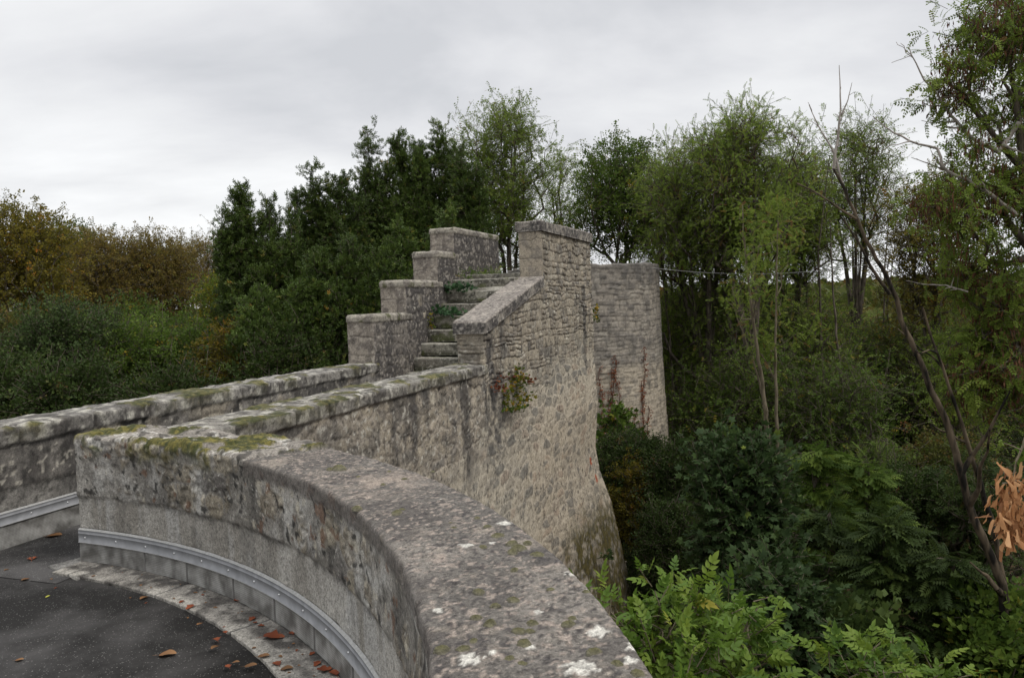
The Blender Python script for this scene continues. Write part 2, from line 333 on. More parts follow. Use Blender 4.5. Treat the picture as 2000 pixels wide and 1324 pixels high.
# smooth zone line and stains
def fn_par(p, n, face):
    a, b, z = p.T
    X, Y, _ = Wc(a, b, z); q = np.stack([X, Y, z], 1)
    N_ = lambda sc, o=4, sd=0: fbm(X, Y, z, o=o, s=sc, seed=sd)
    arm = b > BE+0.12*(a/TW-0.5)
    top = n[:, 2] > 0.6; inner = (n[:, 0] < -0.5)
    disp = 0.006*(N_(6, 3, 1)-0.5)*2+0.0025*(N_(40, 2, 2)-0.5)*2
    # --- base colours
    col = np.zeros_like(p)
    g1 = N_(3.2, 4, 3); g2 = N_(14, 4, 4); g3 = N_(55, 3, 5)
    # inner face, upper rough band: render falling off the masonry
    ed, i1, i2 = stones(b, z, cw=0.22, ch=0.15, jx=0.9, jz=0.7, seed=5, warp=0.06, p=2.3)
    hole = sst(0.50, 0.56, N_(5.0, 4, 8))
    ledge = 0.44+0.03*(N_(2.5, 3, 9)-0.5)+0.02*(b-B0)/4
    rough = sst(0, 0.02, z-ledge)*inner
    c_rend = mixc((0.33, 0.31, 0.275), (0.20, 0.185, 0.16), sst(0.38, 0.65, g1))
    c_rend = mixc(c_rend, (0.33, 0.31, 0.275), sst(0.55, 0.72, g2)*0.65)
    c_st = mixc((0.33, 0.29, 0.215), (0.20, 0.165, 0.12), i1); c_st = mixc(c_st, (0.13, 0.12, 0.11), sst(0.6, 1.0, i2))
    c_in = mixc(c_rend, c_st, hole*sst(0.004, 0.02, ed)*0.8)
    c_in = mixc(c_in, (0.055, 0.05, 0.045), sst(0.50, 0.72, fbm(b, z*0.35, o=4, s=3.6, seed=22))*0.5)
    c_in = mixc(c_in, (0.065, 0.06, 0.053), sst(0.57, 0.68, N_(12, 6, 23))*0.5)
    wh = fbm(b, z*0.16, o=4, s=5.5, seed=12)
    c_in = mixc(c_in, (0.47, 0.455, 0.42), sst(0.50, 0.64, wh)*sst(0.40, 0.58, g2)*0.65)
    c_in = mixc(c_in, (0.52, 0.47, 0.37), sst(0.66, 0.74, N_(17, 3, 14))*0.6)
    c_in = mixc(c_in, (0.17, 0.10, 0.065), sst(0.70, 0.73, N_(13, 3, 15)+0.05*(b > BE+.1)*(b < BE+1.5)-0.03)*0.8)
    c_in = mixc(c_in, (0.035, 0.033, 0.03), sst(0.66, 0.70, N_(21, 3, 16))*0.9)
    c_in = mixc(c_in, (0.50, 0.48, 0.43), sst(0.74, 0.78, N_(70, 2, 17))*0.7)
    # smooth lower render with water marks
    c_sm = mixc((0.42, 0.40, 0.36), (0.29, 0.27, 0.235), sst(0.4, 0.62, fbm(b, z*0.2, o=4, s=4, seed=18)))
    c_sm = mixc(c_sm, (0.10, 0.095, 0.088), sst(0.56, 0.68, fbm(b, z*0.3, o=4, s=7, seed=19))*0.35)
    c_sm = mixc(c_sm, (0.46, 0.45, 0.425), sst(0.54, 0.66, fbm(b, z*0.14, o=5, s=6, seed=20))*0.65)
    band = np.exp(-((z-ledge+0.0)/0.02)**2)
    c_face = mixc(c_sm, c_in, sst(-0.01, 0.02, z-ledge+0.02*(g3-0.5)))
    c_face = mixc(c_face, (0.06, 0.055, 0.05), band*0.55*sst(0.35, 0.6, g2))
    # below: stains near the flashing
    disp += inner*(-0.012*sst(0.236, 0.226, z))
    disp += inner*(0.010*sst(0, 0.025, z-ledge) + 0.008*rough*(g2-0.5)*2 - 0.016*rough*hole*sst(0.5, 0.6, g2) + 0.006*rough*hole*sst(0, .02, ed))
    # dark edge of the coping on the inner face
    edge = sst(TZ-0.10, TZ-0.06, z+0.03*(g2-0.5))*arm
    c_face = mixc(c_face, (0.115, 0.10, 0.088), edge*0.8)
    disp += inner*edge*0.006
    # top: old concrete coping
    c_top = mixc((0.188, 0.170, 0.148), (0.124, 0.113, 0.100), sst(0.38, 0.6, N_(2.6, 4, 25)))
    c_top = mixc(c_top, (0.275, 0.238, 0.195), sst(0.52, 0.64, N_(7, 6, 26))*0.7); c_top = mixc(c_top, (0.085, 0.075, 0.068), sst(0.50, 0.60, N_(3.4, 6, 45))*0.55)
    c_top = mixc(c_top, (0.07, 0.063, 0.058), sst(0.56, 0.68, N_(26, 4, 27))*0.65)
    c_top = mixc(c_top, (0.30, 0.25, 0.21), sst(0.63, 0.68, N_(60, 2, 28))*0.8)
    c_top = mixc(c_top, (0.045, 0.04, 0.04), sst(0.63, 0.68, N_(75, 2, 29))*0.8)
    c_top = mixc(c_top, (0.30, 0.25, 0.205), np.exp(-(((X+0.62)/0.16)**2+((Y-3.55)/0.22)**2))*sst(0.35, 0.6, g2)*0.9)
    disp += top*arm*(0.004*(N_(28, 3, 30)-0.5)*2+0.003*sst(.57, .66, N_(22, 4, 27)))
    for (lx, ly), (_, _, rr) in zip(LP, LICHS):
        dd = np.hypot((X-lx), (Y-ly))/rr+1.1*(N_(70, 4, 31)-0.5)*2
        mm = sst(0.95, 0.75, dd*1.25)*top
        c_top = mixc(c_top, (0.58, 0.56, 0.50), mm*0.85)
        disp += 0.002*mm
    # old masonry head: broken stone, moss and lichen
    ts, u1, u2 = stones(b*1.0, a+3, cw=0.38, ch=0.30, jx=0.9, jz=0.6, seed=15, warp=0.08, p=2.4)
    c_old = mixc((0.20, 0.18, 0.155), (0.30, 0.275, 0.24), u1)
    c_old = mixc(c_old, (0.05, 0.046, 0.04), sst(0.5, 0.66, g2)*0.8)
    c_old = mixc(c_old, (0.50, 0.48, 0.43), sst(0.58, 0.66, N_(19, 4, 33))*0.8)
    dm = 0.020*sst(0, 0.05, ts)+0.030*(N_(5, 4, 34)-0.5)*2+0.010*(N_(24, 3, 35)-0.5)*2
    mo = sst(0.51, 0.55, N_(3.6, 6, 36)+0.06*np.exp(-((b-(B0+1.0))/0.5)**2))*(n[:, 2] > -0.2)*sst(TZ-0.14, TZ-0.02, z+0.10*(N_(9, 3, 37)-0.5))
    mo = mo*(1-sst(BE-0.02, BE+0.06, b-0.12*(a/TW-0.5)))
    c_mo = mixc(MOSSD, (0.15, 0.13, 0.035), sst(0.35, 0.7, N_(30, 3, 38)))
    c_old = mixc(c_old, c_mo, mo)
    old = (~arm)
    disp += np.where(old & (n[:, 2] > 0.3), dm, 0)+mo*0.012*(0.4+N_(45, 2, 39))
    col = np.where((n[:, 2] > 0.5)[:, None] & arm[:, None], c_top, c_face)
    col = np.where((n[:, 2] > 0.35)[:, None] & old[:, None], c_old, col)
    col = mixc(col, c_mo, mo*(n[:, 2] <= 0.35)*sst(0.3, 0.6, g2))
    # outer face
    outm = (n[:, 0] > 0.6)
    eo, o1, o2 = stones(b, z, cw=0.27, ch=0.17, seed=41, jz=0.6)
    c_o = mixc((0.27, 0.235, 0.185), (0.19, 0.17, 0.14), o1); c_o = mixc((0.30, 0.27, 0.22), c_o, sst(0.0, 0.02, eo))
    lowz = sst(TZ-0.12, TZ-0.2, z)
    col = np.where(outm[:, None], mixc(c_top, c_o, lowz), col)
    disp += outm*lowz*(0.02*sst(0, .03, eo)-0.03)
    edgew = np.abs(n).max(1)**3
    return disp*edgew, col
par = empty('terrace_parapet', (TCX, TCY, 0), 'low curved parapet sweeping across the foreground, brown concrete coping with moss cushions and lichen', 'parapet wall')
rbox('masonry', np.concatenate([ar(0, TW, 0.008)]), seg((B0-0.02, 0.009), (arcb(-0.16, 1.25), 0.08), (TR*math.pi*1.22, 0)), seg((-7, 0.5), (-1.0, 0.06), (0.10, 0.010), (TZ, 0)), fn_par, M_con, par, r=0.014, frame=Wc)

# flashing, membrane and kerb along the foot of a wall. path: list of (x,y), side normal towards the floor
def strip(name, path, nrmls, prof, mat, parent, cap=False, cols=None):
    """sweep profile [(out, z)] along path"""
    path = np.array(path); nr = np.array(nrmls); V = []
    for o_, z_ in prof: V.append(np.concatenate([path+nr*o_, np.full((len(path), 1), z_)], 1))
    V = np.stack(V, 1); n_, k = V.shape[:2]; V = V.reshape(-1, 3)
    i = np.arange(n_-1)[:, None]*k+np.arange(k-1)[None]
    Fq = np.stack([i, i+1, i+1+k, i+k], -1).reshape(-1, 4)
    return mesh_np(name, V, Fq, mat, parent, cols=cols)
def mem_mat():
    m = bpy.data.materials.new('mesh_membrane'); m.use_nodes = True; t = m.node_tree; b = t.nodes['Principled BSDF']; n = t.nodes.new; l = t.links.new
    u = n('ShaderNodeAttribute'); u.attribute_name = 's'; v = n('ShaderNodeNewGeometry'); sv = n('ShaderNodeSeparateXYZ'); l(v.outputs['Position'], sv.inputs[0])
    def sq(o_, f):
        a = n('ShaderNodeMath'); a.operation = 'MULTIPLY'; l(o_, a.inputs[0]); a.inputs[1].default_value = f
        s_ = n('ShaderNodeMath'); s_.operation = 'SINE'; l(a.outputs[0], s_.inputs[0]); q_ = n('ShaderNodeMath'); q_.operation = 'ABSOLUTE'; l(s_.outputs[0], q_.inputs[0]); return q_.outputs[0]
    mi = n('ShaderNodeMath'); mi.operation = 'MINIMUM'; l(sq(u.outputs['Fac'], math.pi/0.011), mi.inputs[0]); l(sq(sv.outputs[2], math.pi/0.011), mi.inputs[1])
    no = n('ShaderNodeTexNoise'); no.inputs['Scale'].default_value = 9; no.inputs['Detail'].default_value = 6; l(v.outputs['Position'], no.inputs['Vector'])
    r = n('ShaderNodeValToRGB'); l(no.outputs['Fac'], r.inputs[0]); r.color_ramp.elements[0].position = 0.35; r.color_ramp.elements[0].color = (0.12, 0.115, 0.105, 1); r.color_ramp.elements[1].position = 0.62; r.color_ramp.elements[1].color = (0.36, 0.355, 0.335, 1)
    mr = n('ShaderNodeMapRange'); l(mi.outputs[0], mr.inputs[0]); mr.inputs[2].default_value = 0.5; mr.inputs[3].default_value = 1.25; mr.inputs[4].default_value = 0.7
    vm = n('ShaderNodeVectorMath'); vm.operation = 'SCALE'; l(r.outputs[0], vm.inputs[0]); l(mr.outputs[0], vm.inputs['Scale']); l(vm.outputs[0], b.inputs['Base Color'])
    bp = n('ShaderNodeBump'); bp.inputs['Strength'].default_value = 0.6; bp.inputs['Distance'].default_value = 0.002; bp.invert = True; l(mi.outputs[0], bp.inputs['Height']); l(bp.outputs[0], b.inputs['Normal'])
    b.inputs['Roughness'].default_value = 0.5
    return m
M_mem = mem_mat()
M_fla = plain_mat('grey_flashing', (0.27, 0.275, 0.285), 0.85, 0.0, 14, 0.15, 0.05, 0.005, 0.08)
M_seal = plain_mat('white_sealant', (0.32, 0.32, 0.31), 0.8, 0, 60, 0.2, 0.2)
M_screw = plain_mat('screw_steel', (0.6, 0.6, 0.6), 0.3, 0.9)
M_seam = plain_mat('membrane_seam', (0.20, 0.195, 0.185), 0.8)  # grey of the overlapped lips at the membrane joints
M_kerb = stone_mat('pale_kerb', 25, 120, 0.6, contrast=0.5, grit=0.7)
def skirting(path, nr, root, zshift, seams, scr):
    path = np.array(path); nr = np.array(nr)
    L_ = np.concatenate([[0], np.cumsum(np.linalg.norm(np.diff(path, axis=0), axis=1))])
    me = strip('membrane', path, nr, [(0.0040, -0.02), (0.0120, 0.002), (0.0080, 0.02), (0.0060, 0.145+zshift)], M_mem, root)
    a = me.data.attributes.new('s', 'FLOAT', 'POINT'); a.data.foreach_set('value', np.repeat(L_, 4).astype(np.float32))
    fl = strip('flashing', path, nr, [(0.0050, 0.144+zshift), (0.0160, 0.143+zshift), (0.0165, 0.147+zshift), (0.0130, 0.149+zshift), (0.0125, 0.203+zshift), (0.0145, 0.2045+zshift), (0.0125, 0.206+zshift), (0.0120, 0.2265+zshift), (0.0140, 0.2285+zshift)], M_fla, root)
    strip('sealant', path, nr, [(0.0140, 0.2285+zshift), (0.0070, 0.234+zshift), (0.0, 0.239+zshift)], M_seal, root)
    strip('edge_lip', path, nr, [(0.0167, 0.1432+zshift), (0.0182, 0.1452+zshift), (0.0168, 0.1472+zshift)], M_seal, root)
    f = lambda s_, arr: np.array([np.interp(s_, L_, arr[:, 0]), np.interp(s_, L_, arr[:, 1])])
    for s_ in scr:
        p = f(s_, path); q = f(s_, nr); q = q/np.linalg.norm(q)
        V = []; rr = 0.0065
        t_ = np.array([-q[1], q[0]])
        for ring, (rad, o_) in enumerate(((rr, 0.0), (rr*0.8, 0.003), (rr*0.3, 0.0045))):
            for k in range(8):
                an = k*math.pi/4
                xy = p+q*(0.0125+o_)+t_*rad*math.cos(an); V.append((xy[0], xy[1], 0.178+zshift+rad*math.sin(an)))
        Fq = [(r_*8+k, r_*8+(k+1) % 8, r_*8+8+(k+1) % 8, r_*8+8+k) for r_ in (0, 1) for k in range(8)]
        o = mesh_np('screw', np.array(V), np.array(Fq), M_screw, root); o.parent = fl
        # head cap
    for s_ in seams:
        p = f(s_, path); q = f(s_, nr); q = q/np.linalg.norm(q); t_ = np.array([-q[1], q[0]])
        V = []
        for o_, e_ in ((0.006, -0.003), (0.0145, -0.003), (0.0145, 0.003), (0.006, 0.003)):
            for z_ in (0.0, 0.138+zshift): xy = p+q*o_+t_*e_; V.append((xy[0], xy[1], z_))
        mesh_np('seam', np.array(V), np.array([(0, 1, 3, 2), (2, 3, 5, 4), (4, 5, 7, 6)]), M_seam, root)
bs = np.arange(B0-0.02, arcb(-0.22, 1.3), 0.03)
ang = math.pi/2-bs/TR
pth = np.stack([TCX+TR*np.cos(ang), TCY+TR*np.sin(ang)], 1); nr = -np.stack([np.cos(ang), np.sin(ang)], 1)
skirting(pth, nr, par, 0.0, [0.62, 1.05, 1.55, 2.02, 2.5, 3.0, 3.5, 4.0], np.arange(0.06, 4.6, 0.29))

# asphalt floor
def fn_asphalt():
    m = bpy.data.materials.new('asphalt'); m.use_nodes = True; t = m.node_tree; b = t.nodes['Principled BSDF']; n = t.nodes.new; l = t.links.new
    g = n('ShaderNodeNewGeometry')
    def noi(s_, d=4, r_=0.6):
        a = n('ShaderNodeTexNoise'); a.inputs['Scale'].default_value = s_; a.inputs['Detail'].default_value = d; a.inputs['Roughness'].default_value = r_; l(g.outputs['Position'], a.inputs['Vector']); return a.outputs['Fac']
    r = n('ShaderNodeValToRGB'); l(noi(1.3, 6), r.inputs[0]); r.color_ramp.elements[0].position = 0.44; r.color_ramp.elements[0].color = (0.030, 0.029, 0.028, 1); r.color_ramp.elements[1].position = 0.6; r.color_ramp.elements[1].color = (0.085, 0.082, 0.080, 1)
    v = n('ShaderNodeTexVoronoi'); v.inputs['Scale'].default_value = 95; l(g.outputs['Position'], v.inputs['Vector'])
    sz = n('ShaderNodeMapRange'); l(v.outputs['Color'], sz.inputs[0]); sz.inputs[1].default_value = 0.35; sz.inputs[2].default_value = 1.0; sz.inputs[3].default_value = 0.0; sz.inputs[4].default_value = 0.40
    lt = n('ShaderNodeMath'); lt.operation = 'LESS_THAN'; l(v.outputs['Distance'], lt.inputs[0]); l(sz.outputs[0], lt.inputs[1])
    mx = n('ShaderNodeMix'); mx.data_type = 'RGBA'; l(lt.outputs[0], mx.inputs[0]); l(r.outputs[0], mx.inputs[6]); mx.inputs[7].default_value = (0.20, 0.195, 0.185, 1)
    v2 = n('ShaderNodeTexVoronoi'); v2.inputs['Scale'].default_value = 11; v2.inputs['Randomness'].default_value = 1; l(g.outputs['Position'], v2.inputs['Vector'])
    s2 = n('ShaderNodeMapRange'); l(v2.outputs['Color'], s2.inputs[0]); s2.inputs[1].default_value = 0.75; s2.inputs[2].default_value = 1.0; s2.inputs[3].default_value = 0.0; s2.inputs[4].default_value = 0.17
    ad = n('ShaderNodeMath'); ad.operation = 'MULTIPLY_ADD'; l(noi(60, 2), ad.inputs[0]); ad.inputs[1].default_value = 0.2; l(v2.outputs['Distance'], ad.inputs[2])
    l2 = n('ShaderNodeMath'); l2.operation = 'LESS_THAN'; l(ad.outputs[0], l2.inputs[0]); l(s2.outputs[0], l2.inputs[1])
    mx2 = n('ShaderNodeMix'); mx2.data_type = 'RGBA'; l(l2.outputs[0], mx2.inputs[0]); l(mx.outputs[2], mx2.inputs[6]); mx2.inputs[7].default_value = (0.15, 0.145, 0.13, 1)
    l(mx2.outputs[2], b.inputs['Base Color'])
    bp = n('ShaderNodeBump'); bp.inputs['Strength'].default_value = 0.9; bp.inputs['Distance'].default_value = 0.006; l(noi(120, 3, 0.7), bp.inputs['Height']); l(bp.outputs[0], b.inputs['Normal'])
    b.inputs['Roughness'].default_value = 0.85; b.inputs['Specular IOR Level'].default_value = 0.12
    return m
M_asp = fn_asphalt()
k = 96
Vf = [(TCX+(TR+0.03)*math.cos(i*2*math.pi/k), TCY+(TR+0.03)*math.sin(i*2*math.pi/k), z) for z in (0.0, -0.3) for i in range(k)]+[(TCX, TCY, 0)]
tf = mesh_np('terrace_floor', np.array(Vf), [np.array([(i, (i+1) % k, 2*k) for i in range(k)]), np.array([(i, i+k, (i+1) % k+k, (i+1) % k) for i in range(k)])], M_asp); tag(tf, kind='structure')
# walkway floor: flat sheet then a gentle rise
Vw = []
for t_, z_ in ((4.9, 0.004), (6.4, 0.006), (10.9, 0.02), (11.3, 0.02)):
    for d_ in (-1.47, -0.44): Vw.append(W(d_, t_, z_))
wf = mesh_np('walkway_floor', np.array(Vw), np.array([(0, 1, 3, 2), (2, 3, 5, 4), (4, 5, 7, 6)]), M_asp); tag(wf, kind='structure')
# pale cement kerb at the parapet foot, laid in straight lengths
def fn_kerb(p, n, face):
    a, b, z = p.T; X, Y, _ = Wc(a, b, z)
    g = fbm(X, Y, o=4, s=5, seed=51); h = fbm(X, Y, o=4, s=16, seed=52)
    c = mixc((0.24, 0.225, 0.20), (0.085, 0.078, 0.07), sst(0.40, 0.60, g*.5+h*.5)); c = mixc(c, (0.36, 0.34, 0.30), sst(0.38, 0.58, fbm(X, Y, o=6, s=5, seed=55))*sst(-0.13, -0.18, a+0.05*(h-0.5))*0.8)
    c = mixc(c, (0.07, 0.065, 0.06), sst(0.5, 0.64, h)*(a > -0.10)*0.7)
    j = np.abs(((b-B0+0.3) % 0.9)-0.45) < 0.006
    c = mixc(c, (0.04, 0.04, 0.04), j.astype(float)*0.9)
    return 0.005*(h-0.5)*2-0.004*j, c
kb = rbox('kerb_strip', ar(-0.235, -0.012, 0.012), seg((B0+0.0, 0.012), (arcb(-0.22, 1.5), 0.1), (TR*math.pi*0.9, 0)), np.array([-0.01, 0.0, 0.007, 0.014, 0.02]), fn_kerb, M_kerb, None, r=0.004, frame=Wc); tag(kb, kind='structure')
pt = [atz(94, 1107, 0.006), atz(176, 1085, 0.006), atz(178, 1120, 0.006), atz(150, 1132, 0.006)]
tip = mesh_np('kerb_tip', np.array([list(p[:2])+[z] for z in (0.014, -0.01) for p in pt]), np.array([(0, 3, 2, 1), (0, 1, 5, 4), (3, 0, 4, 7), (2, 3, 7, 6)]), M_kerb, cols=np.tile((0.26, 0.25, 0.23), (8, 1))); tag(tip, kind='structure')

# ================================================================== WALKWAY WALLS
def fn_wall(seed, ztop, rub=False, moss=0.5, topcol=(0.26, 0.235, 0.205), cope=0.13, inner_render=True, dirt=0.5, dmsk=None, outer_face=1, blk=0.62):
    def fn(p, n, face):
        d, t, z = p.T
        s, v = surf_uv(p, n, face)
        X, Y, _ = W(d, t, z)
        N_ = lambda sc, o=4, sd=0: fbm(X, Y, z, o=o, s=sc, seed=seed+sd)
        g1, g2, g3 = N_(1.6, 4, 1), N_(7, 4, 2), N_(26, 3, 3)
        zt = ztop(t) if callable(ztop) else ztop
        # coursed masonry above, flatter pointed rubble below
        e1, i1, i2 = stones(s, v, 0.25, 0.15, 0.95, 0.7, seed+4, 0.08, 3.2) if rub else courses(s, v, seed=seed+4)
        if rub: e1 = e1*0.8
        e2, j1, j2 = stones(s, v, 0.30, 0.15, 0.95, 0.60, seed+5, 0.10, 3.4)
        up_ = sst(-0.55, 0.15, z+0.35*(g1-0.5)*2-0.15*(t-12)) if dmsk is None else dmsk(d, t, z, g1)
        c1 = mixc((0.37, 0.325, 0.25), (0.255, 0.222, 0.175), i1); c1 = mixc(c1, (0.43, 0.39, 0.31), sst(0.8, 1, i2)); c1 = mixc(c1, (0.15, 0.14, 0.125), sst(0.75, 0.95, 1-i2)*0.8)
        c1 = mixc(c1, (0.46, 0.40, 0.31), sst(0.82, 0.95, (i1*13.7) % 1)*0.6); c1 = mixc(c1, (0.17, 0.155, 0.135), sst(0.84, 0.95, (i2*11.3) % 1)*0.6)
        if rub: m1 = sst(0.024, 0.010, e1+0.02*(g3-0.5)-0.03*sst(0.5, 0.65, g2)); c1 = mixc(c1, (0.31, 0.275, 0.225), m1*0.85); c1 = mixc(c1, (0.13, 0.115, 0.095), sst(0.006, 0.0, e1+0.008*(g3-0.5))*0.7*sst(.45, .55, g2))
        else: m1 = sst(0.011, 0.002, e1+0.008*(g3-0.5)); c1 = mixc(c1, (0.16, 0.135, 0.105), m1*0.75)
        c2 = mixc((0.44, 0.39, 0.305), (0.33, 0.30, 0.245), sst(0.3, 0.8, j1)); c2 = mixc(c2, (0.21, 0.20, 0.175), sst(0.68, 0.82, j2)*0.75); c2 = mixc(c2, (0.40, 0.31, 0.235), sst(0.80, 0.92, 1-j2)*0.5)
        m2 = sst(0.030, 0.010, e2+0.03*(g3-0.5)-0.05*sst(0.5, 0.62, fbm(s, v, o=3, s=2.0, seed=seed+31)))
        c2 = mixc(c2, (0.49, 0.44, 0.35), m2*0.85)
        col = mixc(c2, c1, up_)
        dome1 = sst(0.0, 0.012, e1+0.008*(g3-0.5))*0.8+0.2*sst(0, 0.04, e1)
        if rub: disp1 = 0.012*dome1+0.014*(i1-0.5)*dome1+0.016*(g3-0.5)+0.026*(N_(12, 4, 32)-0.5)+0.004
        else: disp1 = 0.021*dome1+0.026*(i1-0.5)*dome1+0.012*(g3-0.5)+0.020*(N_(12, 4, 32)-0.5)
        disp2 = 0.006*(1-m2)+0.008*(j1-0.5)*(1-m2)+0.009*(g3-0.5)+0.014*(N_(10, 3, 33)-0.5)
        disp = disp2*(1-up_)+disp1*up_-0.018+0.03*(g1-0.5)
        # general weathering
        col = mixc(col, (0.10, 0.095, 0.088), sst(0.50, 0.64, N_(4, 5, 8))*0.5*(0.35+0.65*up_)*(0.5+dirt))
        sk = streaks(p, s, zt, seed+9, dirt, 1.1)
        col = mixc(col, STREAK, sk*0.82)
        col = mixc(col, LICH, sst(0.655, 0.70, N_(22, 3, 10))*0.7*up_)
        col = mixc(col, (0.04, 0.037, 0.035), sst(0.64, 0.69, N_(30, 3, 11))*0.7)
        if inner_render:
            inn_ = (face == (0 if outer_face == 1 else 1)) & (n[:, 2] < 0.6)
            cr = mixc((0.195, 0.18, 0.16), (0.10, 0.092, 0.083), sst(0.38, 0.62, g2)); cr = mixc(cr, (0.30, 0.28, 0.25), sst(0.56, 0.66, g1)*0.6)
            cr = mixc(cr, (0.035, 0.033, 0.03), sst(0.56, 0.66, N_(12, 4, 12))*0.75); cr = mixc(cr, (0.42, 0.39, 0.33), sst(0.64, 0.68, N_(26, 3, 13)))
            cr = mixc(cr, c1, sst(0.5, 0.6, N_(2.2, 4, 14))*sst(0.3, 0.36, z)*0.7)
            cs = mixc((0.27, 0.255, 0.23), (0.17, 0.16, 0.145), sst(0.4, 0.6, g2)); cs = mixc(cs, (0.05, 0.05, 0.045), sst(0.56, 0.62, N_(40, 3, 15))*0.7)
            cr = mixc(cs, cr, sst(0.40, 0.45, z+0.05*(g2-0.5)))
            cr = mixc(cr, STREAK, sk*0.6)
            col = np.where(inn_[:, None], cr, col)
            disp = np.where(inn_, 0.014*(g2-0.5)+0.012*sst(0.40, 0.44, z+0.05*(g2-0.5))+0.012*sst(0, .03, e1)*sst(0.5, 0.6, N_(2.2, 4, 14))*sst(.45, .5, z)-0.01, disp)
        # coping stones
        if cope:
            cz = sst(zt-cope-0.01, zt-cope+0.012, z+0.05*(N_(3, 3, 16)-0.5))
            bt = t+0.15*_h(np.floor(t/blk).astype(np.int64), np.zeros(len(t), dtype=np.int64), np.zeros(len(t), dtype=np.int64)+seed)
            jt = np.abs((bt/blk) % 1-0.5)*blk; jt = sst(blk/2-0.022, blk/2-0.006, jt)
            bi = _h(np.floor(bt/blk).astype(np.int64), np.full(len(t), 3), np.full(len(t), seed))
            cc = mixc(topcol, np.array(topcol)*0.72, bi); cc = mixc(cc, (0.075, 0.068, 0.062), sst(0.48, 0.62, g2)*0.85); cc = mixc(cc, LICH, sst(0.56, 0.64, N_(13, 4, 17))*0.75)
            cc = mixc(cc, (0.05, 0.045, 0.04), jt*0.8)
            cc = mixc(cc, (0.04, 0.037, 0.035), sst(0.58, 0.66, N_(34, 3, 18))*0.6)
            col = mixc(col, cc, cz)
            disp = disp*(1-cz)+cz*(0.028+0.020*(g2-0.5)*2+0.010*(g3-0.5)-0.02*jt+0.012*(bi-0.5))
        tp = n[:, 2] > 0.5
        disp = np.where(tp, 0.022*(g2-0.5)*2+0.008*(g3-0.5)+(-0.02*jt if cope else 0), disp)
        if moss > 0:
            mk = sst(0.60-0.16*moss, 0.66-0.16*moss, N_(3.0, 4, 19)*0.75+0.25*g2)*sst(zt-0.16, zt-0.03, z+0.10*(g2-0.5))*(0.35+0.65*(n[:, 2] > 0.2))
            cm = mixc(MOSSD, (0.13, 0.115, 0.04), sst(0.4, 0.65, g3))
            col = mixc(col, cm, mk*0.95); disp = disp+mk*0.012*(0.3+N_(40, 2, 20))
        return disp*np.abs(n).max(1)**2, col
    return fn
TB0, TB1 = 5.42, 11.02
def mB(p):
    # the wall meets the terrace: keep its head out of the parapet, and let it flare a little at the foot
    q = p.copy(); return q
rw = empty('walkway_wall', W(-0.2, 8, 0), 'low rubble wall on the right of the walkway, mossy top, running from the terrace to the stair pier', 'wall')
rbox('masonry', ar(-0.50, 0, 0.022), ar(5.34, TB1+0.1, 0.0145), seg((-7.5, 0.3), (-3.2, 0.028), (-0.3, 0.014), (0.815, 0)),
     fn_wall(100, 0.815, rub=True, moss=0.62, dirt=0.62, topcol=(0.24, 0.225, 0.195)), M_rub, rw, r=0.02)
lw = empty('walkway_wall', W(-1.7, 8, 0), 'low rendered wall on the left of the walkway, capped with mossy stones and backed by trees', 'wall')
rbox('masonry', ar(-1.93, -1.468, 0.022), seg((3.6, 0.1), (5.0, 0.018), (10.8, 0)), seg((-7.5, 0.5), (-0.1, 0.016), (0.87, 0)),
     fn_wall(200, 0.87, moss=0.6, dirt=0.5, outer_face=0, topcol=(0.25, 0.235, 0.21)), M_rub, lw, r=0.02)
tt = np.arange(5.15, 10.7, 0.1); pl = np.array([W(-1.468, x)[:2] for x in tt]); nl = np.tile((CT, -ST), (len(tt), 1))
skirting(pl, nl, lw, 0.03, [0.9, 1.8, 2.7], np.arange(0.1, 2.6, 0.31))
# the parapet of the far side of the terrace, out of frame
def fn_simple(seed, c1, c2, amp=0.01, fr=W):
    def fn(p, n, face):
        X, Y, Z_ = fr(*p.T)
        g = fbm(X, Y, Z_, o=4, s=3, seed=seed); h = fbm(X, Y, Z_, o=4, s=14, seed=seed+1); q = fbm(X, Y, Z_, o=3, s=40, seed=seed+2)
        c = mixc(c1, c2, sst(0.35, 0.65, g)); c = mixc(c, (0.06, 0.055, 0.05), sst(0.54, 0.64, h)*0.75); c = mixc(c, LICH, sst(0.60, 0.67, q)*0.6)
        return (amp*(h-0.5)*2+amp*0.5*(q-0.5))*np.abs(n).max(1)**2, c
    return fn
p2_ = rbox('left_parapet', ar(0, TW, 0.1), ar(-TR*math.pi*0.78, arcb(*W(-1.47, 5.2)[:2])-0.35, 0.15), np.array([-7, -3, 0, 0.4, TZ-0.05, TZ]), fn_simple(61, (0.22, 0.2, 0.18), (0.14, 0.13, 0.12), 0.01, Wc), M_con, None, r=0.02, frame=Wc)
p2_.name = 'terrace_parapet'; tag(p2_, 'far arc of the terrace parapet, mostly outside the frame on the left', 'parapet wall')

